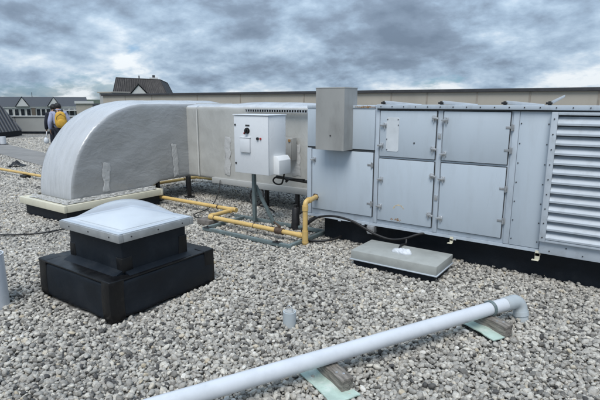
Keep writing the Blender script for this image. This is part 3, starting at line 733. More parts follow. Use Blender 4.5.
bk = MB(); bk.box(-5.10,-4.86,4.63,4.83,.012,.085,.010); o = bk.build('support_block', M['stone'], auto=40)
tag(o, 'brown block under the corner of the zigzag yellow pipe', 'block', 'blocks carrying the yellow gas pipe')
for nm, x, y, lab in (('support_block',-11.5,5.28,'dark block under the yellow pipe at the left edge'),('support_block',-10.2,5.28,'dark block under the yellow pipe just left of the duct')):
    bk = MB(); bk.box(x-.12,x+.12,y-.07,y+.07,.0,.085,.008); tag(bk.build(nm, M['black'], auto=40), lab, 'block', 'blocks carrying the yellow gas pipe')

# ------------------------------------------------------------ domed skylight
sk = thing('skylight', 'square skylight with a clear plastic dome on a stepped black curb', 'skylight', (-3.83,2.57,0))
def irregular_box(x0,x1,y0,y1,z0,z1,bev,seed,amp=.008):
    t = bmesh.new(); bmesh.ops.create_cube(t, size=1, matrix=Matrix.Translation(((x0+x1)/2,(y0+y1)/2,(z0+z1)/2)) @ Matrix.Diagonal((x1-x0,y1-y0,z1-z0,1)))
    bmesh.ops.bevel(t, geom=list(t.edges), offset=bev, segments=3, profile=.5, affect='EDGES')
    bmesh.ops.subdivide_edges(t, edges=[e for e in t.edges if e.calc_length() > .15], cuts=14, use_grid_fill=True)
    for v in t.verts: v.co += Vector((noise.noise(v.co*4+Vector((seed,0,0))),noise.noise(v.co*4+Vector((0,seed,0))),noise.noise(v.co*4+Vector((0,0,seed)))))*amp
    m_ = MB(); m_.add(t); return m_
irregular_box(-4.385,-3.29,2.045,3.175,0,.325,.030,1,.014).build('curb_base', M['memb'], sk, auto=45)
irregular_box(-4.16,-3.38,2.235,2.925,.30,.632,.010,2,.006).build('curb_upper', M['memb'], sk, auto=45)
# flashing sheets lapped over the step and its corners
fl = MB()
fl.box(-4.39,-4.176,2.05,3.17,.322,.336,.005); fl.box(-3.372,-3.285,2.05,3.17,.324,.337,.005)
fl.box(-4.385,-3.29,2.038,2.228,.325,.340,.005); fl.box(-4.385,-3.29,2.932,3.18,.3255,.339,.005)
fl.build('step_flashing', M['memb2'], sk, auto=35)
for (x0,x1,y0,y1,z0,z1) in ((-4.392,-4.26,2.038,2.20,.0,.343),(-3.40,-3.283,2.036,2.17,.0,.344),(-3.42,-3.282,3.05,3.183,.02,.343),
                            (-4.167,-4.08,2.228,2.33,.343,.49),(-3.46,-3.373,2.227,2.33,.345,.48),(-3.46,-3.372,2.83,2.932,.344,.53)):
    irregular_box(x0,x1,y0,y1,z0,z1,.009,x0,.011).build('corner_patch', M['memb2'], sk, auto=45)
# cant strip between the base and the upper curb
MB().prism([(-4.16,2.236,.338),(-4.16,2.15,.338),(-4.16,2.236,.372)], (.78,0,0)).build('cant_strip', M['memb'], sk)
MB().prism([(-3.379,2.25,.339),(-3.31,2.25,.339),(-3.379,2.25,.365)], (0,.67,0)).build('cant_strip', M['memb'], sk)
rx0,rx1,ry0,ry1 = -4.215,-3.325,2.18,2.975
rim = MB()
for a in ((rx0,rx1,ry0,ry0+.045),(rx0,rx1,ry1-.045,ry1),(rx0,rx0+.045,ry0+.0455,ry1-.0455),(rx1-.045,rx1,ry0+.0455,ry1-.0455)): rim.box(*a,.625,.692,.004)
rim.build('rim', M['alu'], sk, auto=35)
rim = MB(); e = .012
for a in ((rx0+e,rx1-e,ry0+e,ry0+.06),(rx0+e,rx1-e,ry1-.06,ry1-e),(rx0+e,rx0+.06,ry0+.0605,ry1-.0605),(rx1-.06,rx1-e,ry0+.0605,ry1-.0605)): rim.box(*a,.6925,.700,.002)
rim.build('retainer', M['louver'], sk, auto=35)
dots('screw','gasket',sk,[(rx0+.16+.3*i,ry0,.66) for i in range(3)],(0,-1,0),.007,.003)
dots('screw','gasket',sk,[(rx1,ry0+.12+.27*i,.66) for i in range(3)],(1,0,0),.007,.003)
def pillow(x0,x1,y0,y1,z0,h_,n_,pw,thick):
    mb = MB(); g_ = []
    for i in range(n_+1):
        row = []
        for j in range(n_+1):
            uu = 2*i/n_-1; vv = 2*j/n_-1
            z = h_*((1-abs(uu)**2.2)*(1-abs(vv)**2.2))**pw
            row.append(mb.bm.verts.new((x0+(x1-x0)*i/n_, y0+(y1-y0)*j/n_, z0+z)))
        g_.append(row)
    for i in range(n_):
        for j in range(n_): mb.bm.faces.new((g_[i][j],g_[i+1][j],g_[i+1][j+1],g_[i][j+1]))
    return mb
pillow(rx0+.05,rx1-.05,ry0+.05,ry1-.05,.700,.165,48,.85,0).build('outer_dome', M['dome'], sk, smooth=True)
pillow(rx0+.11,rx1-.11,ry0+.11,ry1-.11,.698,.042,32,.5,0).build('inner_dome', M['inner'], sk, smooth=True)
box('glazing_tray', M['inner'], sk, rx0+.05,rx1-.05,ry0+.05,ry1-.05,.675,.695)

# ------------------------------------------------------------ low capped hatch in front of the unit
hb = thing('capped_curb', 'low flat grey capped roof curb with a blob of white sealant', 'roof curb', (-1.95,4.6,0))
irregular_box(-2.40,-1.50,4.40,4.84,0,.08,.006,3,.004).build('curb_base', M['memb'], hb, auto=45)
MB().box(-2.425,-1.475,4.375,4.865,.076,.175,.008).build('cap', M['membgrey'], hb, auto=35)
MB().box(-2.435,-1.465,4.365,4.875,.070,.082,.003).build('cap_edge', M['louver'], hb, auto=35)
sb = MB(); rr = random.Random(5)
t = bmesh.new(); bmesh.ops.create_icosphere(t, subdivisions=5, radius=1, matrix=Matrix.Translation((-1.93,4.60,.18))@Matrix.Diagonal((.115,.06,.030,1)))
for v in t.verts:
    f = max(0,(v.co.z-.178)/.03); q = v.co*22
    v.co.z += f*(.030*abs(noise.noise(q))+.035*max(0,noise.noise(v.co*13+Vector((4,1,2))))+.01*noise.noise(v.co*60))
    v.co += Vector((noise.noise(v.co*17),noise.noise(v.co*17+Vector((9,0,0))),0))*.022
sb.add(t)
sb.build('sealant', M['seal'], hb, auto=40)

# ------------------------------------------------------------ white drain pipe and its supports
pd = Vector((-.665,4.045,0)) - Vector((-1.87,1.59,0)); pd.normalize(); E1 = Vector((-.685,3.995,.155)); rP = .052
dp = thing('drain_pipe', 'long white plastic drain pipe across the gravel ending in a grey elbow', 'pipe', (E1.x,E1.y,0))
A = E1 - pd*4.2 + Vector((0,0,.0))
MB().tube([A, E1 - pd*.10], rP, 32).build('pipe_run', M['pvc'], dp, auto=50)
perp = Vector((pd.y,-pd.x,0))
ep = [E1 - pd*.13]
for k in range(13):
    t = k/12; a = t*math.pi/2; ep.append(E1 - pd*.02 + pd*.07*math.sin(a) + (perp*.25 + Vector((0,0,-.97)))*.075*(1-math.cos(a)))
ep.append(ep[-1] + (perp*.25+Vector((0,0,-.97)))*.05)
MB().tube(ep, rP*1.08, 28).build('elbow', M['pvcgrey'], dp, auto=50)
q = ep[-1]; dn = (perp*.25+Vector((0,0,-.97)))
MB().tube([q-dn*.035, q+dn*.0], rP*1.16, 28).build('elbow_hub', M['pvcgrey'], dp, auto=50)
MB().tube([q, q+dn*.09], rP*1.0, 28).build('pipe_tail', M['pvcgrey'], dp, auto=50)
cl = MB(); c0 = E1 - pd*.29; ringp = []
for k in range(25):
    a = 2*math.pi*k/24; ringp.append(c0 + perp*math.cos(a)*(rP+.006) + Vector((0,0,1))*math.sin(a)*(rP+.006))
for off in (-.008,.0,.008): cl.tube([p + pd*off for p in ringp], .006, 8, cap=False)
cl.build('pipe_clamp', M['green'], dp, smooth=True)
ang = math.atan2(perp.y, perp.x)
def support(c, ln, off, lab_b, lab_p, padlen, po):
    cc_ = Vector(c)+perp*off
    b = MB(); 
    t = bmesh.new(); bmesh.ops.create_cube(t, size=1, matrix=Matrix.Diagonal((ln,.088,.088,1)))
    bmesh.ops.bevel(t, geom=list(t.edges), offset=.005, segments=2, profile=.5, affect='EDGES')
    bmesh.ops.subdivide_edges(t, edges=[e for e in t.edges if e.calc_length() > .06], cuts=8, use_grid_fill=True)
    for v in t.verts: v.co += Vector((noise.noise(v.co*22+cc_),noise.noise(v.co*22-cc_),noise.noise(v.co*18+cc_*2)))*.004
    b.add(t)
    o = thing('wood_block', lab_b, 'wood block', (cc_.x,cc_.y,.0), 0, 'wood blocks carrying the white drain pipe'); 
    m_ = b.build('timber', M['wood']); m_.parent = o; m_.location = (0,0,.060); m_.rotation_euler = (0,0,ang); m_.data.shade_smooth(); m_.data.set_sharp_from_angle(angle=R(40))
    for a_,b__ in ((ln*.32,.01),(ln*.22,-.02)):
        p = Vector((a_, b__, .043)); nb_ = MB().tube([p, p+Vector((0,0,.004))], .009, 8).build('nail_head', M['zinc']); nb_.parent = m_
    pc = Vector(c)+perp*po - pd*.055
    p = MB(); t = bmesh.new(); bmesh.ops.create_grid(t, x_segments=24, y_segments=12, size=.5, matrix=Matrix.Diagonal((padlen,.20,1,1)))
    for v in t.verts:
        edge = abs(abs(v.co.x)-padlen/2) < .002 or abs(abs(v.co.y)-.1) < .002
        v.co += Vector((noise.noise(v.co*9+cc_)*.022,noise.noise(v.co*11-cc_)*.024,noise.noise(v.co*8)*.012))
    bmesh.ops.solidify(t, geom=list(t.faces), thickness=.008); t.transform(Matrix.Translation((pc.x,pc.y,.031))@Matrix.Rotation(ang,4,'Z')); p.add(t)
    o2 = p.build('mint_pad', M['mint']); tag(o2, lab_p, 'pad', 'mint pads under the wood blocks')
support((-.85,3.72,0), .34, .06, 'weathered wood block under the elbow end of the white pipe', 'mint green pad under the wood block near the pipe elbow', .42, .02)
support((-1.47,2.40,0), .32, .05, 'weathered wood block under the white pipe at the bottom edge', 'mint green pad under the wood block at the bottom edge of the photo', .46, .05)

# stubs
vs = thing('vent_stub', 'short translucent grey plastic stub poking out of the gravel', 'vent stub', (-2.12,2.85,0))
MB().tube([(-2.12,2.85,-.02),(-2.12,2.85,.115)], .052, 28).build('sleeve', M['pvcgrey'], vs, auto=50)
MB().tube([(-2.12,2.85,.1155),(-2.12,2.85,.122)], .040, 28).build('cap', M['beam'], vs, auto=50)
hk = [(-2.14,2.83,.118)] + [(-2.12+.028*math.cos(a),2.85,.135+.028*math.sin(a)) for a in [R(200-20*k) for k in range(12)]]
MB().tube(hk, .004, 8).build('wire_loop', M['zinc'], vs, smooth=True)
ws = thing('vent_pipe', 'upright white plastic vent pipe at the left edge near the skylight', 'vent pipe', (-4.42,1.64,0))
MB().tube([(-4.42,1.64,-.02),(-4.42,1.64,.475)], .125, 40, cap=False).build('pipe_wall', M['pvc'], ws, auto=50)
MB().tube([(-4.42,1.64,-.02),(-4.42,1.64,.474)], .117, 40, cap=False).build('pipe_lining', M['pvcgrey'], ws, auto=50)
rg = MB(); rg.tube([(-4.42+.121*math.cos(R(10*k)),1.64+.121*math.sin(R(10*k)),.474) for k in range(37)], .006, 8, cap=False); rg.build('pipe_lip', M['pvc'], ws, smooth=True)
fv = thing('vent_pipe', 'thin white vent pipe far off beside the seamed metal roof', 'vent pipe', (-20.9,8.9,0))
MB().tube([(-20.9,8.9,0),(-20.9,8.9,.36)], .11, 20).build('pipe_wall', M['pvc'], fv, auto=50)
MB().tube([(-20.9,8.9,0),(-20.9,8.9,.06)], .17, 20).build('boot', M['memb'], fv, auto=50)

# ------------------------------------------------------------ cables, hoses
def hose(label, pts, r, name='black_hose', m='black', n=10, cat='hose'):
    return tag(MB().tube(spline(pts, n), r, 12).build(name, M[m], smooth=True), label, cat, {'hose':'black hoses by the air handler','cable':'black cables on the roof'}.get(cat))
hose('long black flexible hose sagging under the air handler towards the capped curb', [(-3.62,5.15,.05),(-3.50,5.02,.11),(-3.36,4.96,.22),(-3.22,4.94,.31),(-3.05,4.93,.355),(-2.88,4.92,.362),(-2.70,4.92,.335),(-2.54,4.92,.275),(-2.40,4.92,.225),(-2.22,4.93,.195),(-2.06,4.95,.225),(-1.92,5.0,.285),(-1.80,5.06,.315)], .014)
hose('short black hose dropping from the long hose into the white sealant', [(-2.03,4.94,.225),(-2.02,4.90,.18),(-2.03,4.80,.19),(-1.99,4.66,.185),(-1.97,4.62,.18)], .012)
hose('black hose looped on the gravel between the yellow riser and the air handler', [(-3.16,5.15,.36),(-3.30,5.08,.30),(-3.42,4.98,.20),(-3.42,4.88,.08),(-3.30,4.80,.035),(-3.15,4.82,.04),(-3.02,4.95,.05),(-2.98,5.12,.06)], .015)
hose('black cable falling from the duct onto the gravel beside the yellow pipe', [(-5.92,5.95,.40),(-5.88,5.86,.20),(-5.75,5.6,.06),(-5.6,5.3,.035),(-5.5,4.95,.035),(-5.3,4.85,.03),(-4.9,4.95,.03),(-4.5,4.9,.03),(-4.2,5.0,.03)], .008, 'black_cable', cat='cable')
lp = [(-5.12+.14*math.cos(R(40*k)),5.98+.05*math.sin(R(40*k)),.20+.15*math.sin(R(40*k))+.002*k) for k in range(-2,8)]
hose('black cable loop standing on the gravel behind the cabinet post', lp + [(-4.85,5.95,.04),(-4.6,5.8,.03)], .014, 'black_cable', cat='cable')
lp = [(-4.02,5.30,.775),(-4.05,5.32,.70)] + [(-4.17+.10*math.cos(R(-20-36*k)),5.32+.01*k,.635+.052*math.sin(R(-20-36*k))) for k in range(11)] + [(-4.02,5.45,.66),(-4.02,5.8,.60)]
hose('black cable coiled under the side of the white cabinet', lp, .012, 'black_cable', cat='cable')
hose('straight black conduit running from below the cabinet to the air handler', [(-4.55,5.80,.60),(-4.2,5.80,.585),(-3.8,5.80,.57),(-3.46,5.80,.565)], .026, 'black_conduit', cat='conduit')
hose('thin black cable lying on the gravel left of the skylight', [(-6.9,2.55,.03),(-6.55,2.80,.035),(-6.38,3.02,.03),(-6.30,3.35,.035),(-6.25,3.6,.03)], .010, 'black_cable', cat='cable')
bc = thing('drain_pot', 'black plastic pot standing beside the yellow riser', 'pot', (-3.80,5.26,0))
MB().tube([(-3.80,5.26,0),(-3.80,5.26,.02),(-3.80,5.26,.021),(-3.80,5.26,.30),(-3.80,5.26,.31)], .05, 20, rad=[.085,.085,.062,.048,.040]).build('pot_body', M['black'], bc, auto=45)
MB().tube([(-3.80,5.26,.31),(-3.80,5.26,.345)], .025, 14).build('pot_neck', M['black'], bc, auto=45)
sc_ = MB(); t = bmesh.new(); bmesh.ops.create_grid(t, x_segments=12, y_segments=8, size=.5, matrix=Matrix.Diagonal((.42,.26,1,1)))
for v in t.verts: v.co.z = .02+.16*max(0,1-abs(v.co.x)*5)*max(0,1-abs(v.co.y)*6)+.02*noise.noise(v.co*14); v.co.x += .03*noise.noise(v.co*9)
bmesh.ops.solidify(t, geom=list(t.faces), thickness=.006); t.transform(Matrix.Translation((-13.7,6.1,.02))@Matrix.Rotation(.9,4,'Z')); sc_.add(t)
tag(sc_.build('membrane_scrap', M['black']), 'crumpled black membrane scrap on the gravel left of the duct', 'scrap')

# ------------------------------------------------------------ far parapet, penthouse wall, metal pyramid roof
dv = (P1-P0); ln = dv.length; an = math.atan2(dv.y, dv.x)
pw_ = thing('parapet_wall', 'grey parapet wall at the far edge of the roof behind the people', 'parapet', (P0.x,P0.y,0), an)
for nm, a, m_ in (('wall_face',(0,ln,0,.3,-.02,.90),'parapet'),('coping',(-.05,ln+.05,-.05,.36,.901,.96),'beam'),('base_flashing',(0,ln,-.03,-.001,0,.12),'memb')):
    o = MB().box(*a, bev=.01).build(nm, M[m_]); o.parent = pw_
sm_ = MB()
for i in range(12): sm_.box(1+i*2.3,1.03+i*2.3,-.006,-.001,.121,.89)
o = sm_.build('wall_joints', M['coping']); o.parent = pw_

WX0, WX1, WY, WT = -20.15, 14.0, 13.0, 1.975
ph = thing('penthouse_wall', 'long beige panelled rooftop wall with dark coping behind the equipment', 'wall', (WX0,WY,0))
MB().box(WX0,WX1,WY,WY+.35,-.02,WT).build('wall_face', M['beige'], ph)
MB().box(WX0,WX0+.3,WY+.3505,WY+9,-.02,WT).build('side_wall', M['beige'], ph)
MB().box(WX0-.06,WX1,WY-.07,WY+.45,WT+.0005,WT+.085,.01).box(WX0-.06,WX0+.34,WY+.4505,WY+9,WT+.001,WT+.085).build('coping', M['coping'], ph)
mb = MB()
for x in (-18.5,-16.7,-14.0,-11.8,-9.05,-7.5,-6.0,-4.94,-3.6,-2.34,-.9,.6,2.2,4.0): mb.box(x-.02,x+.02,WY-.012,WY-.001,0,WT-.002)
mb.build('panel_joints', M['seam'], ph)
cm = thing('chimney_block', 'small pale block with a flat cap at the corner of the beige wall', 'chimney', (-20.9,14.0,0))
MB().box(-21.35,-20.35,13.6,14.5,0,2.12,.01).build('shaft', M['beam'], cm)
MB().box(-21.42,-20.28,13.53,14.57,2.121,2.18,.01).build('cap', M['beige'], cm)

pc = Vector((-26.4,12.2,0)); bd = Vector((.54,-.84,0)); ndr = Vector((-.84,-.54,0)); Ls = 7.; Hh = 7.6
py_ = thing('metal_pyramid_roof', 'dark standing seam metal pyramid roof at the left edge', 'metal roof', tuple(pc))
c0 = pc; c1 = pc+bd*Ls; c2 = c1+ndr*Ls; c3 = pc+ndr*Ls; ap = pc+bd*Ls/2+ndr*Ls/2+Vector((0,0,Hh+.25)); zb = Vector((0,0,.25))
mb = MB(); vv = [mb.bm.verts.new(v) for v in (c0+zb,c1+zb,c2+zb,c3+zb,ap)]
for a,b in ((0,1),(1,2),(2,3),(3,0)): mb.bm.faces.new((vv[a],vv[b],vv[4]))
mb.bm.faces.new((vv[0],vv[3],vv[2],vv[1])); bmesh.ops.recalc_face_normals(mb.bm, faces=list(mb.bm.faces)); rf = mb.build('roof_faces', M['pyrroof'], py_)
mb = MB()
for (a,b) in ((c0,c1),(c3,c0)):
    dd = (b-a)/Ls; inn = ((a+b)/2); 
    for k in range(1,28):
        s_ = k*Ls/28; base = a+dd*s_+zb; tt = min(s_, Ls-s_)/(Ls/2)
        mid = (a+b)/2+zb; top = base + (ap-mid)*tt
        nrm = (b-a).cross(ap-a).normalized(); nrm = nrm if nrm.z > 0 else -nrm
        mb.tube([base+nrm*.02, top+nrm*.02], .035, 4)
for c in (c0,c1,c3): mb.tube([c+zb, ap], .05, 6)
mb.build('standing_seams', M['pyrseam'], rf)
mb = MB(); mb.prism([c0*.999+c2*.001, c1, c2, c3], (0,0,.249)); mb.build('base_flashing', M['memb'], py_)

# ------------------------------------------------------------ buildings beyond the roof
CAZ = 35.3
def az(deg, d):   # a point seen deg to the right of the view axis
    a = R(90+CAZ-deg); return Vector((math.cos(a)*d, math.sin(a)*d, 0)), a-math.pi/2
def local(name, label, cat, deg, d, turn=0.):
    p, a = az(deg, d); return thing(name, label, cat, (p.x,p.y,-9), a+turn)
def lbox(name, m, parent, *a, mbx=None):
    o = MB().box(*a).build(name, M[m]); o.parent = parent; return o
def lobj(mb, name, m, parent):
    o = mb.build(name, M[m]); o.parent = parent; return o
# terrace with two gables: local x to the right, y away, z from the ground (-9)
Z = 9
def terrace(nm, label, deg, d, x0, x1, ridge, eave, gables, wins, wallm, turn=0):
    t = local(nm, label, 'building', deg, d, turn)
    lbox('wall', wallm, t, x0,x1,0,9,0,eave+Z-.31)
    lbox('cornice', 'trim', t, x0-.2,x1+.2,-.3,9.3,eave+Z-.30,eave+Z)
    m1 = MB(); m1.prism([(x0-.3,-.4,eave+Z+.001),(x0-.3,4.5,ridge+Z),(x0-.3,9.4,eave+Z+.001)], (x1-x0+.6,0,0)); rf_ = lobj(m1,'roof','slate',t)
    for gx, gw, gh in gables:
        m2 = MB(); m2.prism([(gx-gw/2,-.75,eave+Z+.05),(gx+gw/2,-.75,eave+Z+.05),(gx,-.75,eave+Z+gh)], (0,.2,0)); gb = lobj(m2,'gable','trim',rf_)
        m3 = MB(); a_ = Vector((gx-gw/2-.25,-.9,eave+Z)); b_ = Vector((gx+gw/2+.25,-.9,eave+Z)); c_ = Vector((gx,-.9,eave+Z+gh+.22))
        for p,q in ((a_,c_),(b_,c_)):
            m3.prism([p,q,q+Vector((0,0,.07)),p+Vector((0,0,.07))], (0,4.6,0))
        lobj(m3,'gable_roof','slate',rf_)
    for wx, ww, wz0, wz1 in wins:
        w_ = lbox('window', 'trim', t, wx-ww/2-.1,wx+ww/2+.1,-.10,-.001,wz0+Z-.1,wz1+Z+.1); lbox('pane','glass',w_, wx-ww/2,wx+ww/2,-.14,-.101,wz0+Z,wz1+Z)
    return t
wn = [(x,.85,-2.4,-.35) for x in (-8.3,-6.9,-5.5,-4.1,-1.8,-.6,.6)]
t1 = terrace('terrace_building','pale terrace under a grey slate roof with two white gables, beyond the parapet',-27.5,150,-22,10.4,2.85,.35,[(-5.4,2.9,2.3),(2.1,2.9,2.3)],
    wn+[(x,1.0,-2.4,-.35) for x in (5.0,6.4,7.8)]+[(x,.85,-2.4,-.35) for x in (-11,-12.4,-13.8,-16.5,-18)],'wwall')
for x0,x1 in ((-3.4,-2.5),(1.6,3.6)): lbox('bay_wall','bwall',t1,x0,x1,-.25,-.002,0,Z+.04)
lbox('canopy','trim',t1,4.2,8.8,-1.0,-.26,Z-.9,Z-.55)
lbox('antenna','coping',t1,-3.1,-2.95,4.4,4.55,Z+2.7,Z+4.1)
t2 = local('stair_tower','small beige flat topped block right of the slate roofed terrace','building',-23.6,120)
lbox('wall','beige',t2,-2.1,1.3,0,4,0,Z+1.2); lbox('cornice','trim',t2,-2.35,1.55,-.3,4.2,Z+1.201,Z+1.75); lbox('window','glass',t2,-.3,.5,-.05,-.001,Z-1.6,Z-.5)
t3 = local('low_roof_building','low grey flat roofed building between the terrace and the beige wall','building',-21.8,170)
lbox('wall','wwall',t3,-6,9,0,8,0,Z+.2); lbox('roof','slate',t3,-6.3,9.3,-.3,8.3,Z+.201,Z+1.0)
# mansard roofed building
t4 = local('mansard_building','dark seamed mansard roof with a white gable rising behind the beige wall','building',-17.4,80, R(0))
lbox('wall','wwall',t4,-4.8,4.6,.3,9,0,Z+1.9)
m1 = MB(); B = [(-5.1,0,Z+1.9),(3.55,-.9,Z+1.9),(5.0,8.5,Z+1.9),(-5.0,9.3,Z+1.9)]; Tt = [(-4.25,1.5,Z+5.3),(2.25,.9,Z+5.05),(3.6,6.8,Z+4.75),(-4.0,8,Z+5.3)]
bb_ = [m1.bm.verts.new(v) for v in B]; tt_ = [m1.bm.verts.new(v) for v in Tt]
for i in range(4): m1.bm.faces.new((bb_[i],bb_[(i+1)%4],tt_[(i+1)%4],tt_[i]))
m1.bm.faces.new(tt_); m1.bm.faces.new(bb_[::-1]); bmesh.ops.recalc_face_normals(m1.bm, faces=list(m1.bm.faces)); rf4 = lobj(m1,'roof','mroof',t4)
m2 = MB()
for k in range(1,26):
    s_ = k/26; p = Vector(B[0]).lerp(Vector(B[1]),s_); q = Vector(Tt[0]).lerp(Vector(Tt[1]),s_); m2.tube([p+Vector((0,-.03,0)),q+Vector((0,-.03,0))],.03,4)
for i in range(4): m2.tube([B[i],Tt[i]],.06,5); m2.tube([Tt[i],Tt[(i+1)%4]],.07,5)
lobj(m2,'roof_seams','mroof',rf4)
m3 = MB(); m3.prism([(-2.85,-1.3,Z+2.0),(.85,-1.3,Z+2.0),(-1.0,-1.3,Z+4.1)],(0,.2,0)); lobj(m3,'gable','trim',rf4)
m4 = MB()
for a_,c_ in ((Vector((-3.1,-1.45,Z+1.95)),Vector((-1.0,-1.45,Z+4.25))),(Vector((1.1,-1.45,Z+1.95)),Vector((-1.0,-1.45,Z+4.25)))): m4.prism([a_,c_,c_+Vector((0,0,.16)),a_+Vector((0,0,.16))],(0,3,0))
lobj(m4,'gable_roof','coping',rf4)
lbox('chimney','trim',rf4,.7,2.0,3,4,Z+4.7,Z+5.45); lobj(MB().tube([(1.35,3.5,Z+5.4),(1.35,3.5,Z+5.85)],.22,10),'chimney_pot','coping',rf4); lobj(MB().tube([(-.9,3.5,Z+5),(-.9,3.5,Z+5.75)],.09,8),'vent','coping',rf4)

# ------------------------------------------------------------ people
def skinned(name, m, parent, verts, edges, rad, root=0, sub=2):
    me = bpy.data.meshes.new(name); me.from_pydata([tuple(v) for v in verts], edges, []); me.materials.append(m)
    o = bpy.data.objects.new(name, me); C.objects.link(o); o.parent = parent
    sk_ = o.modifiers.new('skin','SKIN'); sk_.use_smooth_shade = True
    for i, v in enumerate(me.skin_vertices[0].data):
        r_ = rad[i]; v.radius = r_ if isinstance(r_, tuple) else (r_, r_); v.use_root = (i == root)
    s_ = o.modifiers.new('sub','SUBSURF'); s_.levels = sub; s_.render_levels = sub
    return o
def freeze(o):
    dg = bpy.context.evaluated_depsgraph_get(); me = bpy.data.meshes.new_from_object(o.evaluated_get(dg)); me.shade_smooth()
    o.modifiers.clear(); o.data = me; return o
def person(label, loc, face, top, bottom, hairm, H_=1.66, lean=.10, arms=None, hood=False):
    """local: x right, y forward (away when face points away), z up"""
    t = thing('person', label, 'person', loc, face, 'people on the far side of the roof')
    k = H_/1.7
    V = {}; 
    V['pel']=(0,0,.92); V['sp']=(0,.01,1.08); V['ch']=(0,.03+lean*.3,1.27); V['nb']=(0,.03+lean*.5,1.43); V['nk']=(0,.05+lean*.8,1.49)
    V['hd']=(0,.08+lean*1.1,1.57); V['ht']=(0,.085+lean*1.2,1.655)
    for s_,n_ in ((-1,'l'),(1,'r')):
        V['hip'+n_]=(s_*.09,0,.87); V['kn'+n_]=(s_*.11,.04 if s_>0 else -.03,.48); V['an'+n_]=(s_*.12,.0 if s_>0 else -.08,.09); V['to'+n_]=(s_*.13,.13 if s_>0 else .05,.04)
        V['sh'+n_]=(s_*.18,.03+lean*.45,1.39)
        e_, w__ = arms[n_]; V['el'+n_]=e_; V['wr'+n_]=w__
    order = list(V); vi = {n_:i for i,n_ in enumerate(order)}
    verts = [Vector(V[n_])*k for n_ in order]
    rad = dict(pel=(.15,.11),sp=(.13,.10),ch=(.16,.11),nb=(.10,.08),nk=.052,hd=(.078,.092),ht=(.062,.07))
    for n_ in 'lr': rad.update({'hip'+n_:.085,'kn'+n_:.055,'an'+n_:.036,'to'+n_:.034,'sh'+n_:.056,'el'+n_:.040,'wr'+n_:.027})
    E_ = [('pel','sp'),('sp','ch'),('ch','nb'),('nb','nk'),('nk','hd'),('hd','ht')]
    for n_ in 'lr': E_ += [('pel','hip'+n_),('hip'+n_,'kn'+n_),('kn'+n_,'an'+n_),('an'+n_,'to'+n_),('nb','sh'+n_),('sh'+n_,'el'+n_),('el'+n_,'wr'+n_)]
    edges = [(vi[a],vi[b]) for a,b in E_]; rl = [rad[n_] for n_ in order]
    # hands: palm and five fingers each
    for n_,s_ in (('l',-1),('r',1)):
        wv = verts[vi['wr'+n_]]; ev = verts[vi['el'+n_]]; d = (wv-ev).normalized(); sd = Vector((0,1,0)).cross(d); sd = sd.normalized() if sd.length > .1 else Vector((1,0,0)); fw = d.cross(sd).normalized()
        pi_ = len(verts); verts.append(wv+d*.055); rl.append((.034,.018)); edges.append((vi['wr'+n_],pi_))
        for q in range(4):
            o_ = (q-1.5)*.019; b0 = len(verts); ll = (.062,.074,.068,.052)[q]
            verts += [wv+d*.095+fw*o_, wv+d*(.095+ll*.6)+fw*o_*1.1+sd*.012*s_, wv+d*(.095+ll)+fw*o_*1.1+sd*.030*s_]; rl += [.009,.0085,.007]
            edges += [(pi_,b0),(b0,b0+1),(b0+1,b0+2)]
        b0 = len(verts); verts += [wv+d*.05+fw*.042, wv+d*.085+fw*.06]; rl += [.010,.008]; edges += [(pi_,b0),(b0,b0+1)]
    body = freeze(skinned('body', M['skin'], t, verts, edges, rl))
    # face: nose, ears, eyes, mouth as real relief on the head
    hd_ = Vector(V['hd'])*k
    fm = MB(); fm.tube([hd_+Vector((0,.085,.035)),hd_+Vector((0,.112,-.005)),hd_+Vector((0,.09,-.014))], .012, 8, rad=[.006,.014,.010]); fm.build('nose', M['skin'], None, smooth=True).parent = body
    for s_ in (-1,1):
        fm = MB(); bmesh.ops.create_icosphere(fm.bm, subdivisions=2, radius=1, matrix=Matrix.Translation(hd_+Vector((s_*.083,.0,.0)))@Matrix.Diagonal((.010,.022,.032,1))); fm.build('ear', M['skin'], None, smooth=True).parent = body
    for s_ in (-1,1):
        em = MB(); bmesh.ops.create_icosphere(em.bm, subdivisions=2, radius=.011, matrix=Matrix.Translation(hd_+Vector((s_*.030,.082,.022)))); ey = em.build('eye', M['hair'], None, smooth=True); ey.parent = body
    mm = MB(); mm.tube([hd_+Vector((-.022,.086,-.042)),hd_+Vector((0,.094,-.044)),hd_+Vector((.022,.086,-.042))], .005, 8); mo = mm.build('mouth', M['red'], None, smooth=True); mo.parent = body
    # hair
    hm = MB(); bmesh.ops.create_icosphere(hm.bm, subdivisions=4, radius=1, matrix=Matrix.Translation(hd_+Vector((0,-.012,.042)))@Matrix.Diagonal((.100,.112,.105,1)))
    for v in hm.bm.verts:
        l_ = v.co-hd_
        if l_.y > .045 and l_.z < .07: v.co.y = hd_.y+.045+ (l_.y-.045)*.2
        v.co += (v.co-hd_).normalized()*.012*noise.noise(v.co*28)
    hr = hm.build('hair', M[hairm], None, smooth=True); hr.parent = t
    # upper garment: torso and sleeves, cuffs at the wrist, hem over the hips
    gk = ['pel','sp','ch','nb','shl','ell','wrl','shr','elr','wrr']
    gv_ = []; 
    for n_ in gk:
        v = Vector(V[n_])*k
        if n_ == 'pel': v.z -= .02
        gv_.append(v)
    gr = [(.185,.150),(.185,.150),(.205,.158),(.135,.115),.092,.078,.052,.092,.078,.052]
    ge = [(0,1),(1,2),(2,3),(3,4),(4,5),(5,6),(3,7),(7,8),(8,9)]
    gm = freeze(skinned('jacket', M[top], t, gv_, ge, gr))
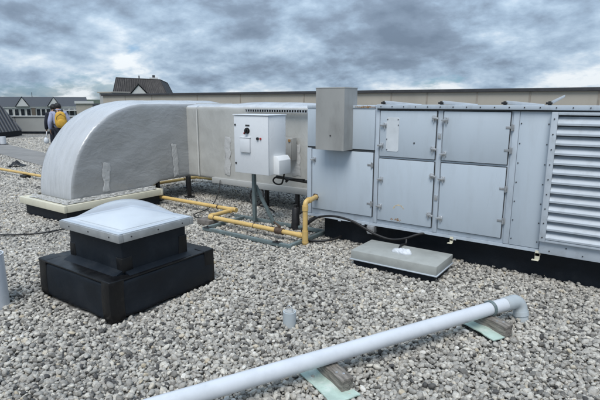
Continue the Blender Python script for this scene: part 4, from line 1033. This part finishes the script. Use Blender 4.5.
    if hood:
        hv = [Vector(V['nk'])*k+Vector((0,-.075,-.02)), Vector(V['nk'])*k+Vector((.075,-.02,-.01)), Vector(V['nk'])*k+Vector((.06,.06,-.02)), Vector(V['nk'])*k+Vector((-.075,-.02,-.01)), Vector(V['nk'])*k+Vector((-.06,.06,-.02))]
        h_ = freeze(skinned('hood', M[top], t, hv, [(0,1),(1,2),(0,3),(3,4)], [.058,.045,.03,.045,.03])); h_.parent = gm
    tk = ['pel','hipl','knl','anl','hipr','knr','anr']
    tv = [Vector(V[n_])*k for n_ in tk]; tv[3].z += .03; tv[6].z += .03
    freeze(skinned('trousers', M[bottom], t, tv, [(0,1),(1,2),(2,3),(0,4),(4,5),(5,6)], [(.155,.12),.105,.078,.060,.105,.078,.060]))
    for n_ in 'lr':
        a_ = Vector(V['an'+n_])*k; b_ = Vector(V['to'+n_])*k
        mb = MB(); mb.tube([a_+Vector((0,-.06,-.045)),a_+Vector((0,.0,-.035)),b_+Vector((0,0,.0)),b_+Vector((0,.06,-.005))], .05, 12, rad=[.040,.048,.044,.030]); mb.build('shoe', M['shoe'], None, smooth=True).parent = t
    return t
fa = R(66)    # facing away from the camera
pp = Vector((-14.72,7.95,0))
person('person seen from behind in a lavender hoodie and dark trousers wearing a yellow backpack', tuple(pp), fa, 'hoodie','trouser','hair', 1.68, .16,
       dict(l=((-.27,.02,1.13),(-.27,.10,.90)), r=((.27,.04,1.13),(.24,.18,.95))), True)
person('person in dark navy clothes half hidden in front of the lavender hoodie', (pp.x-.56,pp.y+.15,0), R(62), 'navy','navy','hair', 1.64, .12,
       dict(l=((-.25,.02,1.12),(-.27,.06,.88)), r=((.25,.02,1.12),(.26,.06,.88))))
# backpack, worn on the back of the hoodie
bp_ = thing('backpack', 'yellow backpack with black straps worn by the person in the lavender hoodie', 'backpack', (pp.x,pp.y,1.0), fa)
def lpart(mb, name, m, parent, smooth=True):
    o = mb.build(name, M[m], None, smooth=smooth); o.parent = parent; return o
mb = MB(); bmesh.ops.create_cube(mb.bm, size=1, matrix=Matrix.Translation((0.02,-.235,.19))@Matrix.Diagonal((.33,.20,.50,1)))
bmesh.ops.subdivide_edges(mb.bm, edges=list(mb.bm.edges), cuts=6, use_grid_fill=True)
for v in mb.bm.verts:
    q = Vector(((v.co.x-.02)/.165,(v.co.y+.235)/.10,(v.co.z-.19)/.25)); l_ = (abs(q.x)**3.2+abs(q.y)**3.2+abs(q.z)**3.2)**(1/3.2)
    q = q/max(l_,1e-4)*max(abs(q.x),abs(q.y),abs(q.z)); w__ = 1-.16*max(0,q.z)
    v.co = Vector((.02+q.x*.165*w__, -.235+q.y*.10*(1-.2*q.z), .19+q.z*.25)); v.co += Vector((0,1,0))*noise.noise(v.co*9)*.008
lpart(mb,'main_bag','bag',bp_)
mb = MB(); bmesh.ops.create_icosphere(mb.bm, subdivisions=3, radius=1, matrix=Matrix.Translation((.02,-.335,.10))@Matrix.Diagonal((.115,.035,.12,1))); lpart(mb,'front_pocket','bag',bp_)
mb = MB(); mb.tube([(.02-.13,-.30,.05),(.02-.12,-.325,.28),(.02,-.32,.37),(.14,-.325,.28),(.15,-.30,.05)], .005, 6); lpart(mb,'zip','bagdark',bp_)
for s_ in (-1,1):
    mb = MB(); mb.tube(spline([(.02+s_*.10,-.16,.02),(s_*.19,-.06,.08),(s_*.19,.10,.20),(s_*.15,.20,.34),(s_*.12,.13,.465),(s_*.09,-.02,.475),(s_*.08,-.15,.40)],6), .022, 8); lpart(mb,'strap','black',bp_)
mb = MB(); mb.tube(spline([(-.02,-.20,.43),(-.01,-.20,.475),(.05,-.20,.475),(.06,-.20,.43)],5), .010, 8); lpart(mb,'grab_loop','black',bp_)
wb = MB(); bmesh.ops.create_icosphere(wb.bm, subdivisions=4, radius=1, matrix=Matrix.Translation((-14.90,7.58,.56))@Matrix.Diagonal((.08,.08,.10,1)))
for v in wb.bm.verts: v.co += Vector((1,.6,1))*noise.noise(v.co*6)*.02
wb.tube([(-14.90,7.58,.65),(-14.90,7.60,.74),(-14.90,7.62,.84)], .012, 8)
tag(wb.build('white_bag', M['seal'], smooth=True), 'small white bag hanging from the left hand of the hooded person', 'bag')
